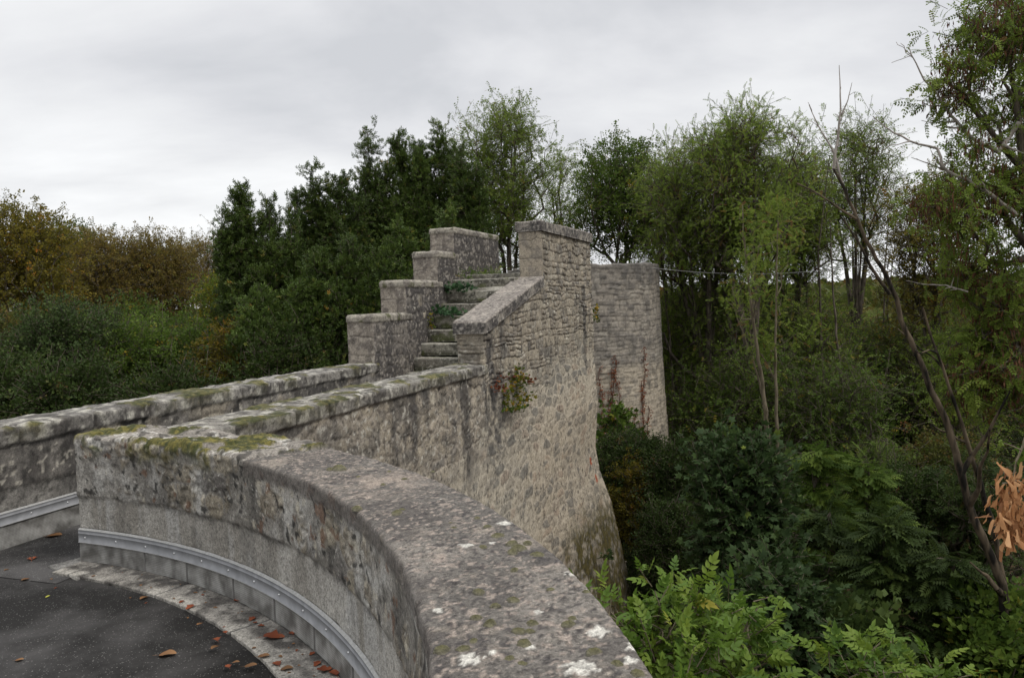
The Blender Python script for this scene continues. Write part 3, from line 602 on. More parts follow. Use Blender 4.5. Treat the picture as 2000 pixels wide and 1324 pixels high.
# ================================================================== STAIR, STEPPED PARAPET, PIER
def fn_block(seed, ztop, dark=0.5, cope=0.09, ash=0.26):
    """dressed blocks on the ends, render and stone on the sides, dark algae on the side"""
    def fn(p, n, face):
        d, t, z = p.T; X, Y, _ = W(d, t, z)
        N_ = lambda sc, o=4, sd=0: fbm(X, Y, z, o=o, s=sc, seed=seed+sd)
        g1, g2, g3 = N_(2.2, 4, 1), N_(9, 4, 2), N_(34, 3, 3)
        s = np.where(face < 2, t, d+0.13)
        e, i1, i2 = stones(s, z-ztop+0.02, 0.34, ash, 0.5, 0.15, seed, 0.012, 5)
        e3, k1, k2 = stones(s, z, 0.22, 0.14, 0.9, 0.6, seed+3, 0.05, 2.6)
        front = (face == 2)
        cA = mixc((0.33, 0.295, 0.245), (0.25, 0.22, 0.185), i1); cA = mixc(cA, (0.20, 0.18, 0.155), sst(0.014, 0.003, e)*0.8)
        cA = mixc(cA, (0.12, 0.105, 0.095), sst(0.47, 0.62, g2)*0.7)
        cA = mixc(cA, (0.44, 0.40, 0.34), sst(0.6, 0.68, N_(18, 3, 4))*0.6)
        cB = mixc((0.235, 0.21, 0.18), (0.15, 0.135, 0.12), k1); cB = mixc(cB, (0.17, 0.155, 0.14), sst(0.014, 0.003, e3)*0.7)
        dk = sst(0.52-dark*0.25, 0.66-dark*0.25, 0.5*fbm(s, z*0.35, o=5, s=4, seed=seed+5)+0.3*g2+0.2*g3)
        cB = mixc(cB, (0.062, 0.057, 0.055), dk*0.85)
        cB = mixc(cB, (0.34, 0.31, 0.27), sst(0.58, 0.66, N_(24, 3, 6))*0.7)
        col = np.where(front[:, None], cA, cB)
        disp = np.where(front, 0.010*sst(0, 0.02, e)+0.008*(i1-0.5), 0.010*sst(0, 0.03, e3)+0.006*(k1-0.5))+0.010*(g2-0.5)+0.006*(g3-0.5)-0.006
        cz = sst(ztop-cope-0.004, ztop-cope+0.006, z+0.012*(g1-0.5))
        cc = mixc((0.32, 0.295, 0.245), (0.20, 0.18, 0.155), sst(0.4, 0.62, g2)); cc = mixc(cc, (0.06, 0.056, 0.05), sst(0.55, 0.64, g3*0.5+g1*0.5)*0.7)
        cc = mixc(cc, (0.07, 0.075, 0.025), sst(0.60, 0.68, N_(6, 4, 7))*0.8)
        col = mixc(col, cc, cz); disp = disp+cz*0.014
        return disp*np.abs(n).max(1)**2, col
    return fn
lp = empty('stepped_parapet', W(-1.6, 12, 0.8), 'grey stepped parapet of four stone blocks climbing on the left of the staircase', 'parapet')
cr = [(10.73, 11.86, 1.52), (11.70, 12.98, 2.0), (12.82, 13.66, 2.48), (13.50, 15.62, 2.91)]
zb = -7.0
for i, (t0, t1, zt) in enumerate(cr):
    h = 0.014 if i < 3 else 0.016
    z0 = zb if i == 0 else cr[i-1][2]-0.75
    rbox('parapet_block', ar(-1.89-0.006*i, -1.468+0.006*i, h), ar(t0, t1 if i == 3 else t1, h), seg((z0, 0.4 if i == 0 else h), (0.5 if i == 0 else z0+0.02, h), (zt, 0)), fn_block(300+i*7, zt, 0.65 if i else 0.5), M_cut, lp, r=0.016)
# masonry mass under the left parapet and the landing
M_ = fn_wall(260, 0.6, moss=0, cope=0, inner_render=False)
rbox('base_masonry', ar(-1.86, -1.47, 0.1), ar(11.8, 17.0, 0.05), seg((zb, 0.5), (0, 0.05), (2.0, 0)), M_, M_rub, lp, r=0.02)

st = empty('stone_staircase', W(-0.9, 11.5, 0), 'worn stone staircase climbing between the stepped parapet and the rubble pier', 'staircase')
def fn_step(seed, zt):
    def fn(p, n, face):
        d, t, z = p.T; X, Y, _ = W(d, t, z)
        N_ = lambda sc, o=4, sd=0: fbm(X, Y, z, o=o, s=sc, seed=seed+sd)
        g, h, q = N_(3, 4, 1), N_(12, 4, 2), N_(40, 3, 3)
        c = mixc((0.30, 0.285, 0.235), (0.19, 0.175, 0.145), sst(0.4, 0.6, g)); c = mixc(c, (0.065, 0.062, 0.05), sst(0.50, 0.62, h)*0.8)
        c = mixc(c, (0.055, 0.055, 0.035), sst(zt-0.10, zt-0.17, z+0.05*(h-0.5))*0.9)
        c = mixc(c, (0.38, 0.36, 0.31), (n[:, 2] > 0.3)*0.5*sst(0.4, 0.55, h)); c = mixc(c, LICH, sst(0.62, 0.67, q)*0.6)
        c = mixc(c, (0.07, 0.085, 0.02), sst(0.60, 0.66, N_(5, 3, 5))*0.6)
        return (0.010*(h-0.5)*2+0.006*(q-0.5)-0.012*(n[:, 2] > .5)*np.exp(-((d+0.93)/0.3)**2))*np.abs(n).max(1)**2, c
    return fn
RIS, TRD = 0.1975, 0.255
for k_ in range(-3, 7):
    zt = 0.855+RIS*k_; t0 = 11.86+TRD*k_
    h = 0.014 if k_ >= 0 else 0.05
    t1 = t0+0.50 if k_ < 6 else 14.1
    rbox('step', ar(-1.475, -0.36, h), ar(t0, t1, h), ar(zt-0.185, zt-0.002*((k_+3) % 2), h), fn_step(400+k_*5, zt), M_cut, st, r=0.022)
rbox('landing', ar(-1.475, -0.36, 0.03), ar(13.95, 17.0, 0.04), ar(1.8, 2.135, 0.03), fn_step(470, 2.13), M_cut, st, r=0.02)
rbox('stair_core', ar(-1.47, -0.4, 0.3), ar(12.0, 17.0, 0.3), np.array([zb, 0, 0.6]), fn_step(480, 0.6), M_cut, st, r=0.02)
rbox('stair_core', ar(-1.468, -0.38, 0.3), ar(13.3, 17.0, 0.3), np.array([0.5, 1.2, 1.9]), fn_step(481, 0.6), M_cut, st, r=0.02)

# right-hand pier: rubble up to a sloping slab, then a tall end block with a cap
pr = empty('rubble_pier', W(-0.2, 13, 0), 'tall beige rubble pier and stair wall with a sloping stone slab and dark capstones', 'stone pier')
ZS0, ZS1, TS0, TS1 = 1.29, 1.93, 11.08, 13.72
def ztop_r(t): return np.where(t < TS1, ZS0+(ZS1-ZS0)*np.clip((t-TS0)/(TS1-TS0), 0, 1), 2.86)
def batter(d, t, z):
    # swelling at the foot of the far corner
    f = sst(12.5, 16.8, t)
    o = np.interp(z, [-7, -4.2, -2.6, -1.9, -1.4, -0.5, 0.6, 3], [0.85, 0.56, 0.27, 0.06, 0.0, 0.07, 0.02, 0.0])
    return o*f
def mR(p):
    q = p.copy(); d, t, z = p.T
    k0 = (z+7.5)/(ZS1+7.5)
    # stretch only the upper 1.2 m to follow the slope
    zt = np.where(t < TS1, ztop_r(t), ZS1)
    zz = np.where(z > 0.5, 0.5+(z-0.5)*(zt-0.5)/(ZS1-0.5), z)
    q[:, 2] = zz
    ff = sst(-0.30, 0.0, d)
    q[:, 0] = d+batter(d, t, zz)*ff
    q[:, 1] = t+batter(d, t, zz)*sst(16.0, 17.1, t)*0.5
    return q
def dm_r(d, t, z, g1):
    return sst(-0.35, 0.25, z-0.45-0.06*(t-12)+0.7*(g1-0.5)*2)
fr_ = fn_wall(500, 1.4, moss=0.0, dirt=0.18, cope=0, inner_render=False, dmsk=dm_r)
def fn_pier(p, n, face):
    disp, col = fr_(p, n, face)
    d, t, z = p.T; X, Y, _ = W(d, t, z)
    g = fbm(X, Y, z, o=4, s=4, seed=531); h = fbm(X, Y, z, o=4, s=14, seed=532)
    # dark run below the foot of the slab
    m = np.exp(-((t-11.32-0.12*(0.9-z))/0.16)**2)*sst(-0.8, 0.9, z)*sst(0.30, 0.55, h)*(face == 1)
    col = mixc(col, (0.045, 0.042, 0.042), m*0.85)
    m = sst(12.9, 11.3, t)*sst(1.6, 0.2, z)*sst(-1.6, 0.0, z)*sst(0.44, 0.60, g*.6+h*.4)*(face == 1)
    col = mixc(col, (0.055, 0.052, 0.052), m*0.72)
    # mossy patch at the far foot
    m = sst(-0.25, 0.35, (t-14.2)*0.6-(-z-2.3)*0.25+1.4*(g-0.5)+0.9*(h-0.5))*sst(-2.1, -2.75, z+1.0*(g-0.5)+0.8*(h-0.5))
    col = mixc(col, mixc((0.045, 0.045, 0.018), (0.12, 0.10, 0.035), sst(0.4, 0.6, h)), m*(0.25+0.75*sst(0.36, 0.54, g*.4+h*.6)))
    # pinker pointing low on the wall
    m = sst(0.4, -0.8, z)*sst(11.5, 14, t)
    col = mixc(col, col*np.array((1.04, 0.99, 0.95)), m*0.8)
    # two stray bricks near the far edge
    for (tb, zb_) in ((16.55, -1.62), (16.72, -2.0)):
        b_ = sst(0.06, 0.045, np.abs(t-tb))*sst(0.085, 0.07, np.abs(z-zb_)); col = mixc(col, (0.36, 0.10, 0.05), b_)
    return disp, col
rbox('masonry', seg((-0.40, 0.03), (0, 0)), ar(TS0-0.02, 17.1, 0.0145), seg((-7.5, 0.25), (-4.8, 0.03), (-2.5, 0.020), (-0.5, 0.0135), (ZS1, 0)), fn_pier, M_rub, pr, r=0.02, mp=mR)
fu_ = fn_wall(540, 2.86, moss=0.0, dirt=0.05, cope=0, inner_render=False, dmsk=lambda d, t, z, g1: np.ones_like(z))
def fn_up(p, n, face):
    disp, col = fu_(p, n, face); d, t, z = p.T; X, Y, _ = W(d, t, z)
    front = (face == 2) | ((face == 1) & (t < TS1+0.05))
    e, i1, i2 = stones(d+0.1, z, 0.5, 0.33, 0.3, 0.2, 545, 0.02, 5)
    h = fbm(X, Y, z, o=4, s=9, seed=546); q = fbm(X, Y, z, o=3, s=30, seed=547)
    c = mixc((0.36, 0.315, 0.245), (0.27, 0.235, 0.185), i1); c = mixc(c, (0.17, 0.15, 0.12), sst(0.012, 0.003, e)*0.8); c = mixc(c, (0.17, 0.155, 0.135), sst(0.50, 0.62, h)*0.6)
    col = np.where(front[:, None], c, col); disp = np.where(front, 0.008*sst(0, .02, e)+0.014*(h-0.5)+0.006*(q-.5), disp)
    return disp*np.abs(n).max(1), col
rbox('end_block', ar(-0.385, 0.0, 0.016), ar(TS1-0.02, 17.1, 0.0135), ar(1.80, 2.79, 0.0125), fn_up, M_rub, pr, r=0.02)
def fn_cap(seed):
    def fn(p, n, face):
        d, t, z = p.T; X, Y, _ = W(d, t, z); N_ = lambda sc, o=4, sd=0: fbm(X, Y, z, o=o, s=sc, seed=seed+sd)
        g, h, q = N_(3, 4, 1), N_(11, 4, 2), N_(38, 3, 3)
        c = mixc((0.27, 0.245, 0.21), (0.12, 0.11, 0.10), sst(0.38, 0.60, g)); c = mixc(c, (0.06, 0.055, 0.053), sst(0.47, 0.62, h)*0.8)
        c = mixc(c, (0.42, 0.39, 0.34), sst(0.55, 0.64, q)*0.55)
        c = mixc(c, (0.40, 0.35, 0.30), (n[:, 2] > 0.3)*0.35)
        c = mixc(c, (0.03, 0.03, 0.03), sst(0.6, 0.66, N_(30, 3, 6))*0.6)
        return (0.014*(g-0.5)*2+0.012*(h-0.5)*2+0.006*(q-0.5))*np.abs(n).max(1)**2, c
    return fn
def cap_pieces(ts, z0, z1):
    for i in range(len(ts)-1):
        rbox('capstone', ar(-0.43, 0.045, 0.016), ar(ts[i]+0.004, ts[i+1]-0.004, 0.017), ar(z0, z1+0.012*((i*7) % 3-1), 0.015), fn_cap(560+i*9), M_cut, pr, r=0.022)
cap_pieces([TS1-0.05, 14.75, 16.0, 17.13], 2.785, 2.965)
# sloping slab
def mS(p):
    q = p.copy(); q[:, 2] = p[:, 2]+(ZS1-ZS0)*(p[:, 1]-TS0)/(TS1-TS0); return q
rbox('sloping_slab', ar(-0.435, 0.05, 0.014), ar(TS0-0.06, TS1-0.03, 0.014), ar(ZS0-0.045, ZS0+0.12, 0.014), fn_cap(590), M_cut, pr, r=0.024, mp=mS)
# small corbel-like stone low on the slab's foot

# ================================================================== ROUND TOWER
TD = 23.0; TWR = 2.2
tx = at(1291, 700, TD)[0]-TWR-0.03
def Wt(a, b, z): return (tx+(TWR+a)*np.cos(b/TWR), TD+(TWR+a)*np.sin(b/TWR), z)
def fn_tower(p, n, face):
    a, b, z = p.T; X, Y, _ = Wt(a, b, z)
    N_ = lambda sc, o=4, sd=0: fbm(X, Y, z, o=o, s=sc, seed=700+sd)
    g, h, q = N_(1.2, 4, 1), N_(5, 4, 2), N_(16, 3, 3)
    e, i1, i2 = courses(b, z, 0.09, 0.17, 0.12, 0.30, 701, 0.06)
    upper = sst(-0.35, -0.05, z+0.12*(g-0.5))
    cu = mixc((0.33, 0.295, 0.245), (0.20, 0.18, 0.155), i1); cu = mixc(cu, (0.35, 0.32, 0.27), sst(0.75, 1, i2)*0.8)
    cl_ = mixc((0.42, 0.365, 0.285), (0.30, 0.26, 0.205), i1); cl_ = mixc(cl_, (0.44, 0.39, 0.31), sst(0.016, 0.004, e)*0.7)
    cu = mixc(cu, (0.18, 0.165, 0.14), sst(0.016, 0.003, e)*0.7)
    c = mixc(cl_, cu, upper); c = mixc(c, (0.075, 0.072, 0.07), sst(1.85, 2.5, z+0.8*(g-0.5)+0.5*(h-0.5))*0.6)
    c = mixc(c, (0.10, 0.095, 0.09), sst(0.52, 0.62, h)*0.45)
    d_ = 0.016*sst(0, 0.02, e)+0.020*(i1-0.5)+0.02*(g-0.5)+0.02*(h-0.5)
    return d_*np.abs(n).max(1)**2, c
tw = empty('round_tower', (tx, TD, -5), 'round ruined stone tower standing behind the pier at the edge of the wood', 'tower')
def ring_wall(name, R_, z0, z1, hz, hb, fn, mat, parent, cx0, cy0, a0, a1, thick):
    """open round wall with a rim"""
    prof = [(0.0, z) for z in ar(z0, z1-0.03, hz)]+[(-0.01, z1), (-0.2, z1+0.01), (-thick, z1), (-thick, z1-0.9), (-thick, z1-2.5)]
    pa = np.array([q_[0] for q_ in prof]); pz = np.array([q_[1] for q_ in prof]); an = ar(a0, a1, hb/R_)
    A_, Z_ = np.meshgrid(an, pz); Pa = np.repeat(pa[:, None], len(an), 1)
    nn = np.zeros((A_.size, 3)); nn[:, 0] = 1; isTop = (Pa < -0.001).ravel(); nn[isTop] = (0, 0, 1)
    p = np.stack([Pa.ravel(), (A_*R_).ravel(), Z_.ravel()], 1)
    fct = np.interp(p[:, 2], [-8, -2.8, -0.5, 1.5], [0.12, 0.07, 0.02, 0.0])+1
    ang = A_.ravel()
    def XY(rr): return cx0+rr*np.cos(ang), cy0+rr*np.sin(ang)
    disp, col = fn(p, nn, None)
    rr = (R_+p[:, 0]+np.where(isTop, 0, disp))*fct; X, Y = XY(rr)
    V = np.stack([X, Y, p[:, 2]+np.where(isTop, disp, 0)+0.16*(fbm(X, Y, o=4, s=3.0, seed=9)-0.5)*(Z_.ravel() > z1-0.2)], 1)
    na = len(an); i = np.arange(len(prof)-1)[:, None]*na+np.arange(na-1)[None]
    Fq = np.stack([i, i+1, i+1+na, i+na], -1).reshape(-1, 4)
    return mesh_np(name, V, Fq, mat, parent, cols=col, smooth=True)
ring_wall('masonry', TWR, -7.0, 2.52, 0.028, 0.028, fn_tower, M_far, tw, tx, TD, -math.pi*1.15, 0.5, 0.6)
ring_wall('masonry_back', TWR, -7.0, 2.2, 0.3, 0.3, fn_tower, M_far, tw, tx, TD, 0.45, math.pi*0.9, 0.6)
cbp = at(1166, 571, 21.02)
def fn_cb(p, n, face): 
    return np.zeros(len(p)), np.tile((0.17, 0.155, 0.13), (len(p), 1))
rbox('corbel', ar(-0.22, 0.17, 0.03), ar(-0.20, 0.2, 0.04), ar(-0.11, 0.11, 0.03), fn_cb, M_far, tw, r=0.05, frame=lambda a, b, z: (a+cbp[0], b+cbp[1], z+cbp[2]))

# ================================================================== PLANTS
def quat_frames(n, rng, axis=None, spread=1.0, up=0.3):
    """random orthonormal frames; first axis near 'axis' """
    v = rng.normal(size=(n, 3))
    if axis is not None: v = axis+v*spread
    v[:, 2] += up
    x = v/np.linalg.norm(v, axis=1)[:, None]
    u = rng.normal(size=(n, 3))*0.55; u[:, 2] += 1.0
    z = u-(u*x).sum(1)[:, None]*x; z /= np.linalg.norm(z, axis=1)[:, None]+1e-9
    y = np.cross(z, x)
    return np.stack([x, y, z], 1)     # rows = axes
def leaf_quad(x0, dx, dy, w_, lift=0.0, z0=0.0):
    """pointed leaflet from (x0) towards (dx,dy)"""
    L_ = math.hypot(dx, dy); ux, uy = dx/L_, dy/L_; px_, py_ = -uy, ux
    m = 0.45
    return [(x0[0], x0[1], z0), (x0[0]+dx*m+px_*w_, x0[1]+dy*m+py_*w_, z0+lift), (x0[0]+dx, x0[1]+dy, z0-lift*0.6), (x0[0]+dx*m-px_*w_, x0[1]+dy*m-py_*w_, z0+lift)]
def T_frond(npair=5, w_=0.065, ll=0.22, droop=0.25, ang=62):
    V = []; a = math.radians(ang)
    for i in range(npair):
        x = 0.12+0.78*i/(npair-1 if npair > 1 else 1); k_ = 0.75+0.35*math.sin(math.pi*(i+0.6)/npair)
        for s in (-1, 1): V += [(vx, vy, vz-droop*vx*vx-0.15*abs(vy)) for vx, vy, vz in leaf_quad((x, 0), ll*k_*math.cos(a), s*ll*k_*math.sin(a), w_, 0.02)]
    V += [(vx, vy, vz-droop*vx*vx) for vx, vy, vz in leaf_quad((0.93, 0), ll*0.9, 0, w_, 0.02)]
    V += [(vx, vy, vz-droop*vx*vx) for vx, vy, vz in ((0, -0.008, 0), (0.95, -0.005, 0), (0.95, 0.005, 0), (0, 0.008, 0))]
    V = np.array(V); return V, np.arange(len(V)).reshape(-1, 4)
def T_sprig(nl=7, L_=0.55, w_=0.09, seed=1):
    """shoot with narrow leaves set round it"""
    r = random.Random(seed); V = []
    for i in range(nl):
        x = 0.05+0.65*i/nl; a = i*2.4; el_ = 0.75-0.25*i/nl
        d = np.array([math.cos(el_), math.sin(el_)*math.cos(a), math.sin(el_)*math.sin(a)])*L_*(0.8+0.4*r.random())
        s = np.cross(d, (0.2, math.sin(a), -math.cos(a))); s = s/np.linalg.norm(s)*w_
        b0 = np.array([x, 0, 0]); V += [b0, b0+d*0.5+s, b0+d, b0+d*0.5-s]
    V = np.array(V); return V, np.arange(len(V)).reshape(-1, 4)
def T_lobed():
    """five-lobed leaf from quads, unit wide"""
    V = []
    for a, l_ in ((0, 1.0), (0.85, 0.85), (-0.85, 0.85), (1.75, 0.55), (-1.75, 0.55)):
        c, s = math.cos(a), math.sin(a); w_ = 0.27*l_
        for (x, y) in ((-0.08, 0), (0.5*l_, w_), (l_, 0), (0.5*l_, -w_)):
            V.append((x*c-y*s+0.3, x*s+y*c, -0.25*((x)**2)))
    V += [(-0.5, -0.015, 0), (0.3, -0.01, 0), (0.3, 0.01, 0), (-0.5, 0.015, 0)]
    V = np.array(V); return V, np.arange(len(V)).reshape(-1, 4)
def T_cluster(nl=6, w_=0.2, seed=2):
    """loose cluster of broad leaves"""
    r = random.Random(seed); V = []
    for i in range(nl):
        c = np.array([r.uniform(-.6, .6), r.uniform(-.6, .6), r.uniform(-.45, .45)])
        d = np.array([r.gauss(0, 1), r.gauss(0, 1), r.gauss(-.2, .5)]); d = d/np.linalg.norm(d)*0.5
        s = np.cross(d, (r.gauss(0, .4), r.gauss(0, .4), 1)); s = s/np.linalg.norm(s)*w_
        V += [c, c+d*0.5+s, c+d, c+d*0.5-s]
    V = np.array(V); return V, np.arange(len(V)).reshape(-1, 4)
def T_ash(npair=3):
    """close-up pinnate leaf: folded, pointed leaflets of four faces each"""
    V = []; Fq = []
    def leaflet(x0, ang, L_, wd, tw_):
        c, s = math.cos(ang), math.sin(ang); b = len(V)
        xs = (0, 0.3, 0.65, 1.0); ws = (0.03, 1.0, 0.8, 0.02)
        for i in range(4):
            for sd in (-1, 0, 1):
                x = xs[i]*L_; y = sd*ws[i]*wd; z = abs(sd)*ws[i]*wd*0.38-0.22*L_*xs[i]**2+tw_*y
                V.append((x0+x*c-y*s, x*s+y*c, z-0.12*x0*x0))
        for i in range(3):
            for j in range(2): q = b+i*3+j; Fq.append((q, q+1, q+4, q+3))
    for i in range(npair):
        x = 0.28+0.52*i/max(1, npair-1)
        for s in (-1, 1): leaflet(x, s*(0.95-0.12*i), 0.42-0.03*i, 0.105, s*0.25)
    leaflet(0.92, 0.0, 0.50, 0.12, 0)
    b = len(V); V += [(0, -0.012, 0), (0.95, -0.006, -0.1), (0.95, 0.006, -0.1), (0, 0.012, 0)]; Fq.append((b, b+1, b+2, b+3))
    return np.array(V), np.array(Fq)
def leaves_mesh(name, T, pos, fr, sc_, tint, mat, parent, world=False):
    TV, TF = T; n = len(pos); m = len(TV)
    V = np.einsum('mk,nkj->nmj', TV, fr)*sc_[:, None, None]+pos[:, None, :]
    Fq = (TF[None]+(np.arange(n)*m)[:, None, None]).reshape(-1, TF.shape[1])
    return mesh_np(name, V.reshape(-1, 3), Fq, mat, parent, attrs={'tint': np.repeat(tint, m)}, world=world)
def tubes(P, PR, R_, sides=5, w_=None):
    """P nodes, PR parent index, R_ radius: tapered segments"""
    i = np.nonzero(PR >= 0)[0]; a = P[PR[i]]; b = P[i]; d = b-a; L_ = np.linalg.norm(d, axis=1)+1e-9; d = d/L_[:, None]
    ref = np.where(np.abs(d[:, 2:3]) < 0.9, np.array([[0, 0, 1.0]]), np.array([[1.0, 0, 0]]))
    u = np.cross(d, ref); u /= np.linalg.norm(u, axis=1)[:, None]; v = np.cross(d, u)
    k_ = np.arange(sides)*2*math.pi/sides; cs, sn = np.cos(k_), np.sin(k_)
    ring = cs[None, :, None]*u[:, None]+sn[None, :, None]*v[:, None]
    ra = np.minimum(R_[PR[i]], R_[i]*1.6); rb = R_[i]
    A_ = a[:, None]+ring*ra[:, None, None]; B_ = b[:, None]+d[:, None]*(rb*0.3)[:, None, None]+ring*rb[:, None, None]
    n = len(i); V = np.concatenate([A_, B_], 1).reshape(-1, 3)
    o = (np.arange(n)*2*sides)[:, None]; j = np.arange(sides)[None]; j2 = (j+1) % sides
    return V, np.stack([o+j, o+j2, o+sides+j2, o+sides+j], -1).reshape(-1, 4)
def skeleton(trunks, targets, rng, step=0.5, wob=0.12, tip=0.006, expo=0.45, rmul=1.0, reach=1.0):
    """grow limbs from trunk polylines to every target; radii by the pipe model"""
    P = []; PR = []
    for tr in trunks:
        last = -1
        if P: last = int(np.argmin(np.linalg.norm(np.array(P)-np.array(tr[0]), axis=1))); tr = tr[1:]
        for q in tr: P.append(np.array(q, float)); PR.append(last); last = len(P)-1
    n_tr = len(P)
    root = np.array(trunks[0][0]); cap_ = len(targets)*14+200
    PA = np.zeros((cap_, 3)); PA[:n_tr] = P; PI = -np.ones(cap_, int); PI[:n_tr] = PR; n = n_tr
    DR = np.zeros(cap_); 
    for i in range(n_tr): DR[i] = 0 if PI[i] < 0 else DR[PI[i]]+np.linalg.norm(PA[i]-PA[PI[i]])
    order = np.argsort(np.linalg.norm((targets-PA[:n_tr].mean(0)), axis=1)+rng.random(len(targets))*0.6)
    tips = []
    for ti in order:
        t_ = targets[ti]; dd = np.linalg.norm(PA[:n]-t_, axis=1)
        up_ = np.maximum(0, PA[:n, 2]-t_[2]+0.35*np.hypot(PA[:n, 0]-t_[0], PA[:n, 1]-t_[1]))
        cost = dd+0.16*DR[:n]+1.1*up_
        j = int(np.argmin(cost)); a = PA[j].copy(); L_ = dd[j]; k_ = max(1, min(12, int(L_/step)))
        lift = 0.16*L_
        last = j
        for s in range(1, k_+1):
            f = s/k_; q = a+(t_-a)*f; q[2] -= lift*math.sin(math.pi*f)*0.5*(1 if t_[2] > a[2] else -1)
            if s < k_: q = q+rng.normal(size=3)*wob*min(step, L_/k_)
            PA[n] = q; PI[n] = last; DR[n] = DR[last]+np.linalg.norm(PA[n]-PA[last]); last = n; n += 1
        tips.append(last)
    w_ = np.zeros(n); w_[tips] = 1.0
    ch = np.zeros(n)
    for i in range(n-1, -1, -1):
        if PI[i] >= 0: w_[PI[i]] += w_[i]
    R_ = tip*rmul*np.maximum(w_, 1)**expo
    return PA[:n], PI[:n], R_, np.array(tips), n_tr
def sample_crown(ells, K, rng, shell=0.55):
    """ells: (cx,cy,cz,rx,ry,rz,weight)"""
    E_ = np.array(ells, float); wt = E_[:, 6]/E_[:, 6].sum(); c = rng.choice(len(E_), size=K, p=wt)
    v = rng.normal(size=(K, 3)); v /= np.linalg.norm(v, axis=1)[:, None]
    r = shell+(1-shell)*rng.random(K)**0.8; r = np.where(rng.random(K) < 0.25, rng.random(K), r)
    return E_[c, :3]+v*r[:, None]*E_[c, 3:6], v
def bark(name, c1, c2, sc=14, bump=0.7):
    m = bpy.data.materials.new(name); m.use_nodes = True; t = m.node_tree; b = t.nodes['Principled BSDF']; n = t.nodes.new; l = t.links.new
    g = n('ShaderNodeNewGeometry'); mp = n('ShaderNodeMapping'); mp.inputs['Scale'].default_value = (1, 1, 0.22); l(g.outputs['Position'], mp.inputs[0])
    a = n('ShaderNodeTexNoise'); a.inputs['Scale'].default_value = sc; a.inputs['Detail'].default_value = 5; l(mp.outputs[0], a.inputs['Vector'])
    r = n('ShaderNodeValToRGB'); l(a.outputs['Fac'], r.inputs[0]); r.color_ramp.elements[0].position = 0.4; r.color_ramp.elements[0].color = (*c1, 1); r.color_ramp.elements[1].position = 0.6; r.color_ramp.elements[1].color = (*c2, 1)
    l(r.outputs[0], b.inputs['Base Color']); b.inputs['Roughness'].default_value = 0.9; b.inputs['Specular IOR Level'].default_value = 0.15
    bp = n('ShaderNodeBump'); bp.inputs['Strength'].default_value = bump; bp.inputs['Distance'].default_value = 0.02; l(a.outputs['Fac'], bp.inputs['Height']); l(bp.outputs[0], b.inputs['Normal'])
    return m
MBK = bark('grey_brown_bark', (0.045, 0.037, 0.028), (0.13, 0.11, 0.085))
MBM = bark('mid_bark', (0.05, 0.042, 0.032), (0.11, 0.095, 0.07))
MBP = bark('pale_bark', (0.09, 0.075, 0.05), (0.17, 0.145, 0.10))
MBB = bark('charred_bark', (0.010, 0.009, 0.007), (0.10, 0.078, 0.052), 9)
MBD = bark('dead_wood', (0.20, 0.18, 0.155), (0.34, 0.31, 0.28))
